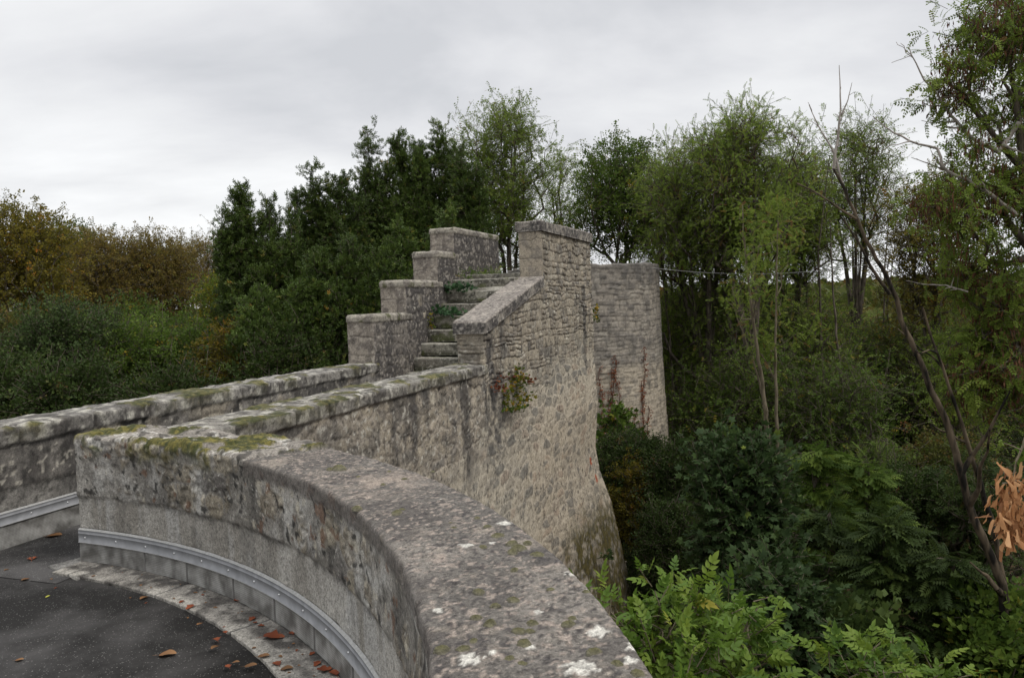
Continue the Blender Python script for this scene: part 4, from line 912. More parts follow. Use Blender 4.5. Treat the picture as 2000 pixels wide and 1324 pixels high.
ML = {
 'evergreen': leaf_mat('evergreen_leaves', [(0, (0.030, 0.050, 0.012)), (0.5, (0.062, 0.098, 0.020)), (0.9, (0.102, 0.150, 0.028)), (0.985, (0.20, 0.19, 0.04)), (1, (0.35, 0.20, 0.03))], 0.25, 0.5, 0.2),
 'acacia': leaf_mat('acacia_leaves', [(0, (0.095, 0.145, 0.024)), (0.5, (0.165, 0.235, 0.038)), (0.86, (0.225, 0.29, 0.050)), (0.95, (0.21, 0.14, 0.04)), (1, (0.21, 0.11, 0.045))], 0.5),
 'brown': leaf_mat('autumn_brown_leaves', [(0, (0.12, 0.090, 0.024)), (0.45, (0.20, 0.145, 0.034)), (0.8, (0.15, 0.145, 0.030)), (1, (0.27, 0.15, 0.034))], 0.35),
 'olive': leaf_mat('olive_yellow_leaves', [(0, (0.072, 0.072, 0.014)), (0.5, (0.143, 0.124, 0.019)), (0.85, (0.208, 0.163, 0.022)), (1, (0.364, 0.143, 0.024))], 0.4),
 'green': leaf_mat('mid_green_leaves', [(0, (0.044, 0.080, 0.014)), (0.5, (0.088, 0.142, 0.024)), (0.9, (0.145, 0.20, 0.034)), (1, (0.34, 0.23, 0.03))], 0.4),
 'blue': leaf_mat('blue_green_leaves', [(0, (0.028, 0.045, 0.014)), (0.6, (0.050, 0.080, 0.024)), (0.95, (0.09, 0.12, 0.034)), (1, (0.18, 0.10, 0.04))], 0.3),
 'yellow': leaf_mat('yellow_green_leaves', [(0, (0.061, 0.095, 0.018)), (0.5, (0.121, 0.158, 0.022)), (0.8, (0.242, 0.210, 0.025)), (1, (0.495, 0.284, 0.030))], 0.45),
 'ash': leaf_mat('fresh_green_leaves', [(0, (0.055, 0.110, 0.018)), (0.5, (0.105, 0.175, 0.024)), (0.92, (0.165, 0.225, 0.032)), (1, (0.32, 0.28, 0.05))], 0.42, 0.5, 0.22),
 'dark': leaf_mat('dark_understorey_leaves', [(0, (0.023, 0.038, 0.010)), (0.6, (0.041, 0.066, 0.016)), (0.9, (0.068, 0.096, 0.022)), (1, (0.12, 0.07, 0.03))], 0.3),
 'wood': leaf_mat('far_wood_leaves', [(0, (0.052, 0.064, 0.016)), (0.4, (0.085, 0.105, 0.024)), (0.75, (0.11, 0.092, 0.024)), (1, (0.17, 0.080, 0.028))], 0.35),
 'maple': leaf_mat('dark_maple_leaves', [(0, (0.024, 0.044, 0.015)), (0.6, (0.040, 0.070, 0.022)), (0.93, (0.068, 0.11, 0.030)), (1, (0.16, 0.20, 0.03))], 0.3, 0.6, 0.15),
 'rust': leaf_mat('rust_red_leaves', [(0, (0.13, 0.045, 0.025)), (0.6, (0.19, 0.06, 0.03)), (1, (0.26, 0.10, 0.04))], 0.3),
 'pods': leaf_mat('brown_pods', [(0, (0.060, 0.030, 0.018)), (1, (0.12, 0.058, 0.030))], 0.25),
 'samara': leaf_mat('dry_orange_samaras', [(0, (0.24, 0.11, 0.05)), (0.4, (0.44, 0.22, 0.095)), (1, (0.64, 0.38, 0.19))], 0.35),
}
TF = {'frond': T_frond(5), 'frondfar': T_frond(3, 0.10, 0.30), 'sprig': T_sprig(), 'cluster': T_cluster(), 'lobed': T_lobed(), 'ash': T_ash(),
      'cluster2': T_cluster(5, 0.26, 5), 'frondlong': T_frond(7, 0.055, 0.26)}
def tree(name, label, cat, base, trunks, ells, K, per, leaf, size, mat, seed, bk=None, group=None, spread=0.32, upb=0.3, tip=0.007, expo=0.45,
         shell=0.5, outw=0.9, wob=0.16, sides=5, step=0.5, ground=None, rootz=None, trunk_r=1.0, pods=0, tmin=None):
    """base = world point; trunks and crown ellipsoids are relative to it"""
    rng = np.random.RandomState(seed)
    o = empty(name, base, label, cat, group)
    tg, v = sample_crown(ells, K, rng, shell)
    P, PI, R_, tips, ntr = skeleton(trunks, tg, rng, step=step, wob=wob, tip=tip, expo=expo)
    R_[:ntr] = R_[:ntr]*trunk_r
    V, Fq = tubes(P, PI, R_, sides)
    t_ = mesh_np('trunk', V, Fq, bk or MBK, o, world=False, smooth=True)
    if leaf in ('cluster', 'cluster2', 'sprig', 'frond', 'frondfar') and size > 0.12 and base[1] > 15:
        k9 = 0.48 if leaf.startswith('frond') else 0.54; size *= k9; per = int(per*(3.0 if leaf.startswith('frond') else 2.7))
    q4 = 5; nt_ = max(1, K*per//q4); ti_ = rng.randint(0, K, nt_) if per < q4 else np.repeat(np.arange(K), max(1, per//q4)); nt_ = len(ti_)
    org = tg[ti_]+rng.normal(size=(nt_, 3))*spread*0.75
    dr = v[ti_]*outw*0.8+rng.normal(size=(nt_, 3))*0.75; dr[:, 2] += upb*0.9; dr /= np.linalg.norm(dr, axis=1)[:, None]
    ln = spread*(1.1+1.3*rng.random(nt_))
    n = nt_*q4; fq = np.tile((np.arange(q4)+0.5)/q4, nt_); dR = np.repeat(dr, q4, 0)
    pos = np.repeat(org, q4, 0)+dR*(fq*np.repeat(ln, q4))[:, None]+rng.normal(size=(n, 3))*spread*0.10
    Vt, Ft = tubes(np.concatenate([org, org+dr*ln[:, None]]), np.concatenate([-np.ones(nt_, int), np.arange(nt_)]), np.full(2*nt_, 0.0035 if base[1] < 15 else 0.006), 3)
    mesh_np('twigs', Vt, Ft, bk or MBK, o, world=False)['kind'] = 'stuff'
    fr = quat_frames(n, rng, dR, 0.6, upb*0.4)
    tint = np.clip(np.repeat(rng.random(K)[ti_], q4)*0.45+rng.random(n)*0.6-0.03, 0, 1)
    leaves_mesh('crown', TF[leaf], pos, fr, size*(0.65+0.7*rng.random(n)), tint, ML[mat], o)
    if pods:
        n = pods; pk = rng.randint(0, len(tg), n//12); pos = np.repeat(tg[pk], 12, 0)[:n]+rng.normal(size=(len(pk)*12, 3))[:n]*np.array([.09, .09, .10]); n = len(pos)
        fr = quat_frames(n, rng, np.tile((0, 0, -1.0), (n, 1)), 0.3, -0.5)
        TP = (np.array([(0, -0.5, 0), (0.5, -0.6, 0.1), (1, 0, 0), (0.5, 0.6, 0.1)])*np.array([1, 0.20, 0.25]), np.array([(0, 1, 2, 3)]))
        leaves_mesh('seed_pods', TP, pos, fr, 0.09*(0.7+0.6*rng.random(n)), rng.random(n), ML['pods'], o)['kind'] = 'stuff'
    return o
GZ = -7.0
def X_(px, D): return (px-1000)/F*D
def Z_(px, py, D): return float(at(px, py, D)[2])
def place(px, D, gz=GZ): return (X_(px, D), D, gz)
def hz(px, py, D, gz=GZ): return Z_(px, py, D)-gz     # height above the ground of a pixel row
def autotree(name, label, cat, px, D, ytop, wpx, leaf, size, mat, seed, K=260, per=14, ybot=None, gz=GZ, lean=0, forks=3, lobes=9, dens=1, **kw):
    """broadleaf tree fitted between ytop and ybot (pixel rows at its distance), wpx wide"""
    rng = np.random.RandomState(seed*13+5)
    H = hz(px, ytop, D, gz); b = hz(px, ybot, D, gz) if ybot else H*0.35; w_ = wpx/F*D/2
    ells = []; cz = (H+b)/2; rz = (H-b)/2
    for i in range(lobes):
        a = i*2.4+rng.rand(); f = (i+0.5)/lobes; hh = b+(H-b)*(0.12+0.80*f); prof = math.sin(math.pi*min(1, 0.18+0.75*f))**0.7
        rad = w_*prof*0.62
        ells.append((math.cos(a)*rad*0.75+lean*f, math.sin(a)*rad*0.75, hh, w_*0.38*(0.7+0.7*rng.rand()), w_*0.40*(0.7+0.7*rng.rand()), min((H-hh)*1.0-0.1, (H-b)*0.24*(0.8+0.5*rng.rand())), 1.0))
    ells.append((lean*0.5, 0, cz, w_*0.5, w_*0.5, rz*0.8, 1.6))
    trunks = [[(0, 0, -0.3), (rng.normal()*.1, rng.normal()*.1, b*0.35), (rng.normal()*.15, rng.normal()*.15, b*0.7), (lean*0.2, 0, b)]]
    for k_ in range(forks):
        a = k_*2.1+rng.rand(); e_ = (math.cos(a)*w_*0.35+lean*0.6, math.sin(a)*w_*0.35, cz+rz*0.3)
        s_ = trunks[0][2]; trunks.append([s_, tuple(np.array(s_)*0.5+np.array(e_)*0.5+rng.normal(size=3)*0.15), e_])
    return tree(name, label, cat, place(px, D, gz), trunks, ells, K, per, leaf, size, ML and mat, seed, **kw)

# ================================================================== GROUND
def gh(x, y):
    r = np.hypot(x, y)
    base = GZ+0.5*(fbm(x, y, o=3, s=0.12, seed=81)-0.5)*2
    far = 6.2*sst(120, 700, r)*(0.4+0.6*sst(-0.3, 0.5, x/np.maximum(r, 1)))
    return base*(1-sst(80, 300, r))+(GZ)*sst(80, 300, r)+far+2.5*(fbm(x, y, o=3, s=0.004, seed=82)-0.5)*sst(150, 500, r)
rr_ = np.concatenate([np.linspace(0.3, 60, 60), np.geomspace(63, 5000, 60)]); aa_ = np.linspace(0, 2*math.pi, 145)
RR, AA = np.meshgrid(rr_, aa_, indexing='ij'); gx, gy = RR*np.sin(AA), RR*np.cos(AA)
i = np.arange(len(rr_)-1)[:, None]*145+np.arange(144)[None]
M_gr = plain_mat('leaf_litter_ground', (0.060, 0.036, 0.022), 0.95, 0, 3.0, 0.6, 0.8, 0.05, 0.1)
gnd = mesh_np('ground', np.stack([gx.ravel(), gy.ravel(), gh(gx.ravel(), gy.ravel())], 1), np.stack([i, i+1, i+146, i+145], -1).reshape(-1, 4), M_gr, smooth=True); tag(gnd, kind='structure')
# far woods: one mass that nobody could count
rng = np.random.RandomState(5)
def mass(name, n, rmin, rmax, a0, a1, top, size, mat, seed, zlow=-6.5, gapped=0.0):
    rng = np.random.RandomState(seed)
    a = rng.uniform(a0, a1, n); r = rmin*(rmax/rmin)**rng.rand(n); x, y = r*np.sin(a), r*np.cos(a)
    cr_ = fbm(x, y, o=3, s=1/9.0*(60/rmin), seed=seed)
    g = gh(x, y); tp = top(a, r)+(cr_-0.5)*2*1.6*(rmin/60)
    z = g+(tp-g)*np.maximum(rng.rand(n)**0.45, 0.02)
    pos = np.stack([x, y, z], 1); fr = quat_frames(n, rng, None, 1, 0.2)
    tint = np.clip(fbm(x, y, o=2, s=0.08*(60/rmin), seed=seed+3)*1.2-0.1+rng.normal(size=n)*0.14, 0, 1)
    o = leaves_mesh(name, TF['cluster2'], pos, fr, size*(r/rmin)*(0.6+0.8*rng.rand(n)), tint, ML[mat], None)
    return tag(o, kind='stuff')
mass('far_wood', 15000, 70, 420, -0.75, 0.75, lambda a, r: np.full_like(a, -0.8)+1.7*sst(-0.1, 0.5, a)*1.0-0.9*sst(0.1, -0.5, a), 1.3, 'wood', 91)
mass('far_wood', 9000, 46, 68, -0.02, 0.72, lambda a, r: np.full_like(a, -0.7), 0.8, 'wood', 92)
mass('far_wood', 7000, 50, 70, -0.75, 0.0, lambda a, r: np.full_like(a, -0.1), 0.9, 'wood', 93)

# ================================================================== TREES, LEFT
def G(*a, **k): return autotree(*a, **k)
G('deciduous_tree', 'olive and orange tinged autumn tree, leftmost in the photograph', 'tree', 25, 26, 412, 330, 'cluster', 0.24, 'olive', 11, K=520, per=11, ybot=690)
G('deciduous_tree', 'dark green tree just behind the olive autumn tree on the left', 'tree', 135, 36, 445, 190, 'cluster', 0.28, 'green', 12, K=300, per=9, ybot=640)
G('autumn_tree', 'round brown autumn tree, nearest to the olive tree', 'tree', 205, 34, 462, 230, 'cluster', 0.22, 'brown', 13, K=560, per=9, ybot=680, spread=0.4, group='brown autumn trees beyond the walkway')
G('autumn_tree', 'wide rusty brown tree in the middle of the autumn row', 'tree', 300, 36, 468, 220, 'cluster', 0.22, 'brown', 14, K=540, per=9, ybot=660, spread=0.4, group='brown autumn trees beyond the walkway')
G('autumn_tree', 'thin brown tree with sky showing between its branches', 'tree', 380, 41, 478, 190, 'cluster', 0.20, 'brown', 15, K=440, per=6, ybot=590, spread=0.4, tip=0.010, group='brown autumn trees beyond the walkway')
G('bare_tree', 'nearly bare grey tree left of the dark evergreens', 'tree', 448, 40, 445, 130, 'cluster', 0.13, 'brown', 16, K=240, per=2, ybot=560, spread=0.3, tip=0.012, bk=MBD)
G('deciduous_tree', 'yellowing tree against the dark evergreens', 'tree', 452, 25, 545, 120, 'cluster', 0.22, 'yellow', 17, K=190, per=11, ybot=690)
for (px, D, yt, wp, mt, sd, lab) in (
    (115, 19, 625, 180, 'blue', 21, 'blue green bush at the foot of the olive autumn tree'),
    (255, 20, 655, 210, 'green', 22, 'broad mid green bush below the brown autumn trees'),
    (370, 21, 655, 170, 'green', 23, 'green bush between the broad bush and the yellowing tree'),
    (470, 20, 665, 150, 'olive', 24, 'yellow flecked bush below the yellowing tree'),
    (560, 19, 660, 170, 'dark', 25, 'dark bush under the evergreens left of the stepped parapet')):
    G('bush', lab, 'bush', px, D, yt, wp, 'cluster', 0.21, mt, sd, K=330, per=12, ybot=850, lobes=7, forks=4)
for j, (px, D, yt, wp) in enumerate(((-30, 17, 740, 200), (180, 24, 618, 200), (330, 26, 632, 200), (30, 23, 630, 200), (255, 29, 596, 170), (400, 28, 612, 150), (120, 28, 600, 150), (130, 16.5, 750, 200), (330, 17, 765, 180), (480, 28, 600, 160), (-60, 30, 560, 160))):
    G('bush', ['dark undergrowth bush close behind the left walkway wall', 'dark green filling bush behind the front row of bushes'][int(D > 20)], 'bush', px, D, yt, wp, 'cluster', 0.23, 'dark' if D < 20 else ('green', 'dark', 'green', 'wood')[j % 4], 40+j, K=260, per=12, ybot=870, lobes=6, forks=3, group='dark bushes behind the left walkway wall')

def evergreen(label, px, D, ytop, wpx, seed, spires, K=420, mat='evergreen', ybot=800, per=12, size=0.24):
    """dense tree with upright leafy spires; spires: (pixel offset, top row, width px)"""
    rng = np.random.RandomState(seed); gz = GZ; k_ = D/F
    ells = []; b = hz(px, ybot, D, gz); H = hz(px, ytop, D, gz)
    for dx, yt, wd in spires:
        h = hz(px, yt, D, gz)-0.12; n = 9
        for i_ in range(n):
            f = i_/(n-1); zz = h-(0.02+0.60*f)*(h-b)*0.72; rr = wd*k_*0.5*(0.10+1.0*f**0.9)
            ells.append((dx*k_*(1-0.25*f)+rng.normal()*0.04, rng.normal()*0.12, zz, rr*(0.8+0.4*rng.rand()), rr, (h-b)*0.045, 0.16+1.2*f**1.3))
    ells.append((0, 0, b+(H-b)*0.28, wpx*k_*0.48, wpx*k_*0.5, (H-b)*0.30, 4.0))
    ells.append((0, 0, b+(H-b)*0.05, wpx*k_*0.46, wpx*k_*0.46, (H-b)*0.22, 2.0))
    tr = [[(0, 0, -0.3), (0, 0, b), (rng.normal()*0.1, 0, b+(H-b)*0.5)]]+[[(0, 0, b), (dx*k_*0.6, rng.normal()*0.1, (b+hz(px, yt, D, gz))*0.5), (dx*k_, 0, hz(px, yt, D, gz)-0.1)] for dx, yt, wd in spires]
    return tree('evergreen_tree', label, 'tree', place(px, D, gz), tr, ells, K, per, 'sprig', size, mat, seed, group='dark evergreens behind the stepped parapet', spread=0.13, upb=0.75, shell=0.6, outw=0.7, step=0.4)
evergreen('dark evergreen with one leaning leafy spire, lowest and leftmost of the evergreens', 520, 22, 362, 190, 51, [(-35, 362, 60), (20, 400, 90), (-70, 425, 40), (60, 440, 80)], K=900)
evergreen('broad dark evergreen with three short spires', 640, 23, 325, 200, 52, [(-15, 332, 70), (15, 345, 60), (40, 338, 60), (-50, 385, 60), (70, 400, 60)], K=950)
evergreen('evergreen with a tall narrow spire above the stepped parapet', 740, 24, 252, 150, 53, [(-5, 252, 80), (30, 320, 70), (-40, 380, 70)], K=850)
evergreen('evergreen with a thin pointed spire right of the tallest one', 805, 24.5, 262, 120, 54, [(-8, 264, 55), (28, 300, 70)], K=700)
evergreen('evergreen with twin spires beside the feathery acacia', 865, 25, 252, 150, 55, [(-30, 275, 55), (5, 252, 75), (40, 290, 60)], K=850)
evergreen('lighter green evergreen on the right end of the evergreens', 925, 24, 290, 110, 56, [(-10, 290, 70), (20, 330, 60)], K=600)
evergreen('low bushy evergreen filling the front between the spires', 690, 20, 480, 260, 57, [(-60, 490, 110), (0, 470, 120), (70, 500, 110)], K=800)
evergreen('low bushy evergreen behind the topmost parapet block', 840, 21, 420, 230, 58, [(-50, 440, 110), (40, 420, 120)], K=700)
evergreen('low bushy evergreen beside the yellow flecked bush', 560, 19.5, 560, 210, 59, [(-50, 570, 110), (40, 560, 110)], K=600)

# ================================================================== TREES, MIDDLE AND RIGHT
G('acacia_tree', 'tall feathery acacia between the stepped parapet and the pier, sky through its crown', 'tree', 1000, 30, 205, 270, 'frondfar', 0.34, 'acacia', 61, upb=0.2, K=620, per=7, ybot=520, forks=6, spread=0.30, tip=0.008, shell=0.3)
G('acacia_tree', 'thin acacia peeping over the right end of the pier cap', 'tree', 1110, 33, 300, 130, 'frondfar', 0.30, 'acacia', 62, upb=0.2, K=220, per=6, ybot=520, forks=3, spread=0.3, shell=0.3)
G('acacia_tree', 'leafy green tree above the round tower', 'tree', 1218, 28, 285, 240, 'cluster', 0.24, 'green', 63, K=480, per=6, ybot=500, forks=4, spread=0.3, shell=0.35)
G('acacia_tree', 'full green acacia right of the round tower', 'tree', 1380, 24, 258, 330, 'frond', 0.34, 'acacia', 64, upb=0.2, K=800, per=6, ybot=570, forks=6, spread=0.32, shell=0.35, pods=1500)
G('acacia_tree', 'acacia filling the gap between the green tree over the tower and the full green acacia', 'tree', 1315, 27, 300, 200, 'frond', 0.34, 'acacia', 69, upb=0.2, K=460, per=6, ybot=560, forks=4, spread=0.32, shell=0.35, pods=700)
G('acacia_tree', 'tallest acacia of the wood, brown pods in its top', 'tree', 1465, 22.5, 212, 300, 'frond', 0.32, 'acacia', 65, upb=0.2, K=700, per=6, ybot=540, forks=5, spread=0.3, shell=0.35, pods=2600)
G('acacia_tree', 'acacia with a low hanging crown between the tallest acacia and the leaning dead tree', 'tree', 1560, 25, 300, 170, 'frond', 0.34, 'acacia', 66, upb=0.2, K=520, per=8, ybot=560, forks=4, spread=0.32, shell=0.35, pods=600)
G('acacia_tree', 'sparse acacia behind the leaning dead tree', 'tree', 1670, 27, 240, 230, 'frondfar', 0.30, 'acacia', 67, upb=0.2, K=460, per=5, ybot=500, forks=5, spread=0.34, shell=0.3, pods=1500)
G('acacia_tree', 'olive green tree left of the big near acacia', 'tree', 1815, 24, 345, 240, 'frondfar', 0.34, 'olive', 68, K=420, per=6, ybot=640, forks=4, spread=0.34, shell=0.3)
# leafy lower storey of the wood
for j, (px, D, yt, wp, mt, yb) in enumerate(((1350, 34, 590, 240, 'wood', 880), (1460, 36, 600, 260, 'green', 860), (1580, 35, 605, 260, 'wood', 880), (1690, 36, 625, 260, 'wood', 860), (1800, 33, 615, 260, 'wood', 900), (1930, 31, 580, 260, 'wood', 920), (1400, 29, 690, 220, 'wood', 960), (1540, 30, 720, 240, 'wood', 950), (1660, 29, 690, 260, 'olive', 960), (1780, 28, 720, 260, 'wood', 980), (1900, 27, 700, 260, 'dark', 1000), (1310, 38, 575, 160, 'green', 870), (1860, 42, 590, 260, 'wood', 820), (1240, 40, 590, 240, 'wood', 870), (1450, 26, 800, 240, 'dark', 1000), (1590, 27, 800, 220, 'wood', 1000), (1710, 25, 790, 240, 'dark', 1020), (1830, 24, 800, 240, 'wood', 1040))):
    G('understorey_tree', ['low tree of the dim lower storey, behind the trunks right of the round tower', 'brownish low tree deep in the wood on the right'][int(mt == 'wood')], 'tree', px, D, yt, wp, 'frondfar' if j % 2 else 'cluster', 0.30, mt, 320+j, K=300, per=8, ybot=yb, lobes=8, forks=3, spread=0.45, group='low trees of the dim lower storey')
for j, (px, D, yt, wp, mt, yb, n_) in enumerate(((1330, 25, 560, 150, 'acacia', 760, 7), (1420, 24.5, 540, 200, 'acacia', 730, 6), (1500, 26, 560, 220, 'green', 780, 7), (1590, 24, 600, 190, 'acacia', 820, 7), (1680, 25, 650, 200, 'green', 860, 8), (1770, 25, 640, 190, 'wood', 880, 8), (1480, 22, 690, 190, 'green', 860, 6), (1640, 21, 720, 220, 'green', 900, 7), (1380, 23, 760, 170, 'green', 900, 7), (1850, 23, 650, 200, 'acacia', 880, 8))):
    G('understorey_tree', 'leafy middle storey tree filling the space between the acacia trunks', 'tree', px, D, yt, wp, 'frondfar', 0.30, mt, 420+j, K=220, per=n_, ybot=yb, lobes=9, forks=3, spread=0.42, upb=0.1, group='middle storey trees of the wood', shell=0.2)
# slender trunks
def stem(name, label, pts, r0, r1, mat, group=None, branches=0, seed=0, cat='tree', leaves=0, leafmat='acacia', sub=4):
    """a trunk through world points, with side twigs"""
    rng = np.random.RandomState(seed); pts = np.array(pts, float)
    o = empty(name, tuple(pts[0]), label, cat, group); pts = pts-pts[0]
    L_ = np.concatenate([[0], np.cumsum(np.linalg.norm(np.diff(pts, axis=0), axis=1))]); s = np.linspace(0, L_[-1], len(pts)*sub)
    Pm = np.stack([np.interp(s, L_, pts[:, k]) for k in range(3)], 1); Pm[1:-1] += rng.normal(size=Pm[1:-1].shape)*0.010
    PI = np.arange(len(Pm))-1; R_ = r0+(r1-r0)*(s/L_[-1])**0.8
    PA = [Pm]; PP = [PI]; RA = [R_]; n = len(Pm); tips = []
    for b_ in range(branches):
        i0 = rng.randint(int(len(Pm)*0.45), len(Pm)-1); d = rng.normal(size=3); d[2] = abs(d[2])*0.8+0.5; d /= np.linalg.norm(d); ln = 0.5+1.2*rng.rand(); m = 5
        q = [Pm[i0]+d*ln*(k+1)/m+rng.normal(size=3)*0.05 for k in range(m)]
        PA.append(np.array(q)); PP.append(np.array([i0]+list(range(n, n+m-1)))); RA.append(np.linspace(R_[i0]*0.45, 0.006, m)); n += m; tips += q[2:]
    V, Fq = tubes(np.concatenate(PA), np.concatenate(PP), np.concatenate(RA), 7)
    mesh_np('trunk', V, Fq, mat, o, world=False, smooth=True)
    if leaves and tips:
        tp = np.array(tips)[rng.randint(0, len(tips), leaves)]+rng.normal(size=(leaves, 3))*0.16
        leaves_mesh('crown', TF['frond'], tp, quat_frames(leaves, rng, None, 1, 0.1), 0.15*(0.7+0.6*rng.rand(leaves)), rng.rand(leaves), ML[leafmat], o)
    return o
def pth_(D, *pp): return [at(x, y, D if len(q_) == 0 else q_[0]) for x, y, *q_ in pp]
stem('slender_tree', 'left of the two pale slender trunks in front of the wood', pth_(17, (1520, 1020), (1510, 960), (1500, 850), (1490, 760), (1476, 660), (1462, 560), (1452, 470), (1450, 400)), 0.075, 0.012, MBP, 'pale slender trunks', 7, 71, leaves=600)
stem('slender_tree', 'straight right one of the two pale slender trunks in front of the wood', pth_(17.2, (1524, 1010), (1520, 940), (1517, 800), (1514, 700), (1516, 600), (1518, 500), (1520, 400)), 0.055, 0.012, MBP, 'pale slender trunks', 7, 72, leaves=600)
stem('slender_tree', 'thin pale stem bowed to the left of the pale slender trunks', pth_(17.6, (1512, 960), (1500, 900), (1496, 800), (1470, 700), (1438, 620), (1430, 560)), 0.035, 0.012, MBP, 'pale slender trunks', 3, 73, leaves=120)
stem('gnarled_tree', 'dark gnarled tree with forked crooked limbs right of the round tower', pth_(24, (1400, 960), (1398, 880), (1400, 800), (1392, 770), (1408, 735), (1425, 700), (1436, 650), (1470, 600), (1500, 540)), 0.26, 0.07, MBK, None, 14, 74, leaves=500)
def limb(o, pts, r0, r1, mat, seed, name='limb', k_=4, tw=0):
    rng = np.random.RandomState(seed); pts = np.array(pts, float)-np.array(o.location)
    L_ = np.concatenate([[0], np.cumsum(np.linalg.norm(np.diff(pts, axis=0), axis=1))]); s = np.linspace(0, L_[-1], len(pts)*k_)
    Pm = np.stack([np.interp(s, L_, pts[:, k]) for k in range(3)], 1); Pm[1:-1] += rng.normal(size=Pm[1:-1].shape)*0.007*min(1.0, L_[-1]/3)
    PA = [Pm]; PP = [np.arange(len(Pm))-1]; RA = [np.linspace(r0, r1, len(Pm))]; n = len(Pm)
    for b_ in range(tw):
        i0 = rng.randint(2, len(Pm)-1); dr = Pm[min(i0+1, len(Pm)-1)]-Pm[i0-1]; dr /= np.linalg.norm(dr); d = dr+rng.normal(size=3)*0.8; d /= np.linalg.norm(d); ln = (0.12+0.3*rng.rand())*L_[-1]*0.45; m = 4
        q = [Pm[i0]+d*ln*(k+1)/m+rng.normal(size=3)*0.03*ln for k in range(m)]
        PA.append(np.array(q)); PP.append(np.array([i0]+list(range(n, n+m-1)))); RA.append(np.linspace(RA[0][i0]*0.6, max(0.003, r1*0.6), m)); n += m
    V, Fq = tubes(np.concatenate(PA), np.concatenate(PP), np.concatenate(RA), 7)
    return mesh_np(name, V, Fq, mat, o, world=False, smooth=True)
gn = [o for o in COL.objects if o.name.startswith('gnarled_tree')][0]
limb(gn, pth_(24, (1400, 780), (1370, 740), (1340, 725), (1310, 690), (1296, 650)), 0.10, 0.03, MBK, 1, tw=8)
limb(gn, pth_(24.3, (1400, 770), (1390, 710), (1362, 660), (1356, 600), (1330, 540)), 0.12, 0.03, MBK, 2, tw=8)
limb(gn, pth_(23.8, (1405, 740), (1440, 720), (1430, 650), (1415, 580), (1420, 500)), 0.09, 0.03, MBK, 3, tw=8)
slab = ['thin dark trunk standing deep in the shade of the wood', 'thin grey trunk standing deep in the shade of the wood']
protos = [stem('slender_tree', slab[i_], [(0, 0, 0), (0.1*i_, 0, 2), (0.3-0.2*i_, 0.1, 4.5), (0.5-0.5*i_, 0.1, 7), (0.6-0.6*i_, 0, 9), (0.8-0.5*i_, 0.2, 11.5)], 0.105-0.02*i_, 0.012, (MBK, MBM)[i_ == 1], 'thin trunks deep in the wood', 9, 80+i_, leaves=150) for i_ in (0, 1)]
rg = random.Random(4)
for j, (px, D) in enumerate(((1332, 27), (1350, 31), (1440, 28), (1610, 30), (1642, 26), (1700, 31), (1735, 28), (1810, 30), (1300, 33), (1480, 37), (1880, 28), (1010, 33), (985, 31), (1030, 36), (960, 34), (1235, 31), (1190, 33), (1346, 24), (1602, 23), (1668, 22.5), (1748, 25), (1575, 27))):
    k_ = 0 if j % 3 else 1
    o = protos[k_] if j == (0 if k_ else 1) else None
    x, y, z = place(px, D)
    if j == 0: protos[1].location = (x, y, z-0.2)
    elif j == 1: protos[0].location = (x, y, z-0.2)
    else: copy_tree(protos[k_], (x, y, z-0.2), rg.uniform(0, 6), (1, 1, 0.85+0.3*rg.random()))
# the leaning, half dead, charred tree
D0 = 10.3
ld = empty('leaning_dead_tree', tuple(at(1966, 1290, D0)), 'leaning charred dead tree with peeling bark, its bare tip sticking up above the wood', 'tree')
limb(ld, pth_(D0, (1966, 1330), (1962, 1230), (1960, 1150), (1938, 1090), (1905, 1020), (1885, 960), (1868, 880), (1845, 815), (1818, 760), (1795, 700), (1765, 640), (1745, 570), (1728, 530), (1695, 480), (1662, 400), (1640, 350), (1628, 330)), 0.068, 0.017, MBB, 11, 'trunk', 3, tw=5)
limb(ld, pth_(D0, (1628, 330), (1634, 280), (1642, 220), (1641, 165), (1639, 128)), 0.022, 0.004, MBD, 12, 'bare_top', 3, tw=7)
limb(ld, pth_(D0, (1645, 360), (1630, 300), (1600, 250), (1580, 205)), 0.018, 0.004, MBD, 13, 'bare_branch', 3, tw=6)
limb(ld, pth_(D0, (1643, 225), (1655, 200), (1664, 162)), 0.010, 0.003, MBD, 14, 'bare_branch', 3, tw=3)
limb(ld, pth_(D0+.2, (1738, 575), (1700, 520), (1675, 470), (1640, 420)), 0.026, 0.008, MBB, 15, 'bare_branch', 3, tw=4)
limb(ld, pth_(D0+.1, (1968, 1190), (1945, 1050), (1920, 960), (1885, 850), (1850, 740), (1818, 660), (1802, 600)), 0.045, 0.012, MBB, 16, 'second_stem', 3, tw=3)
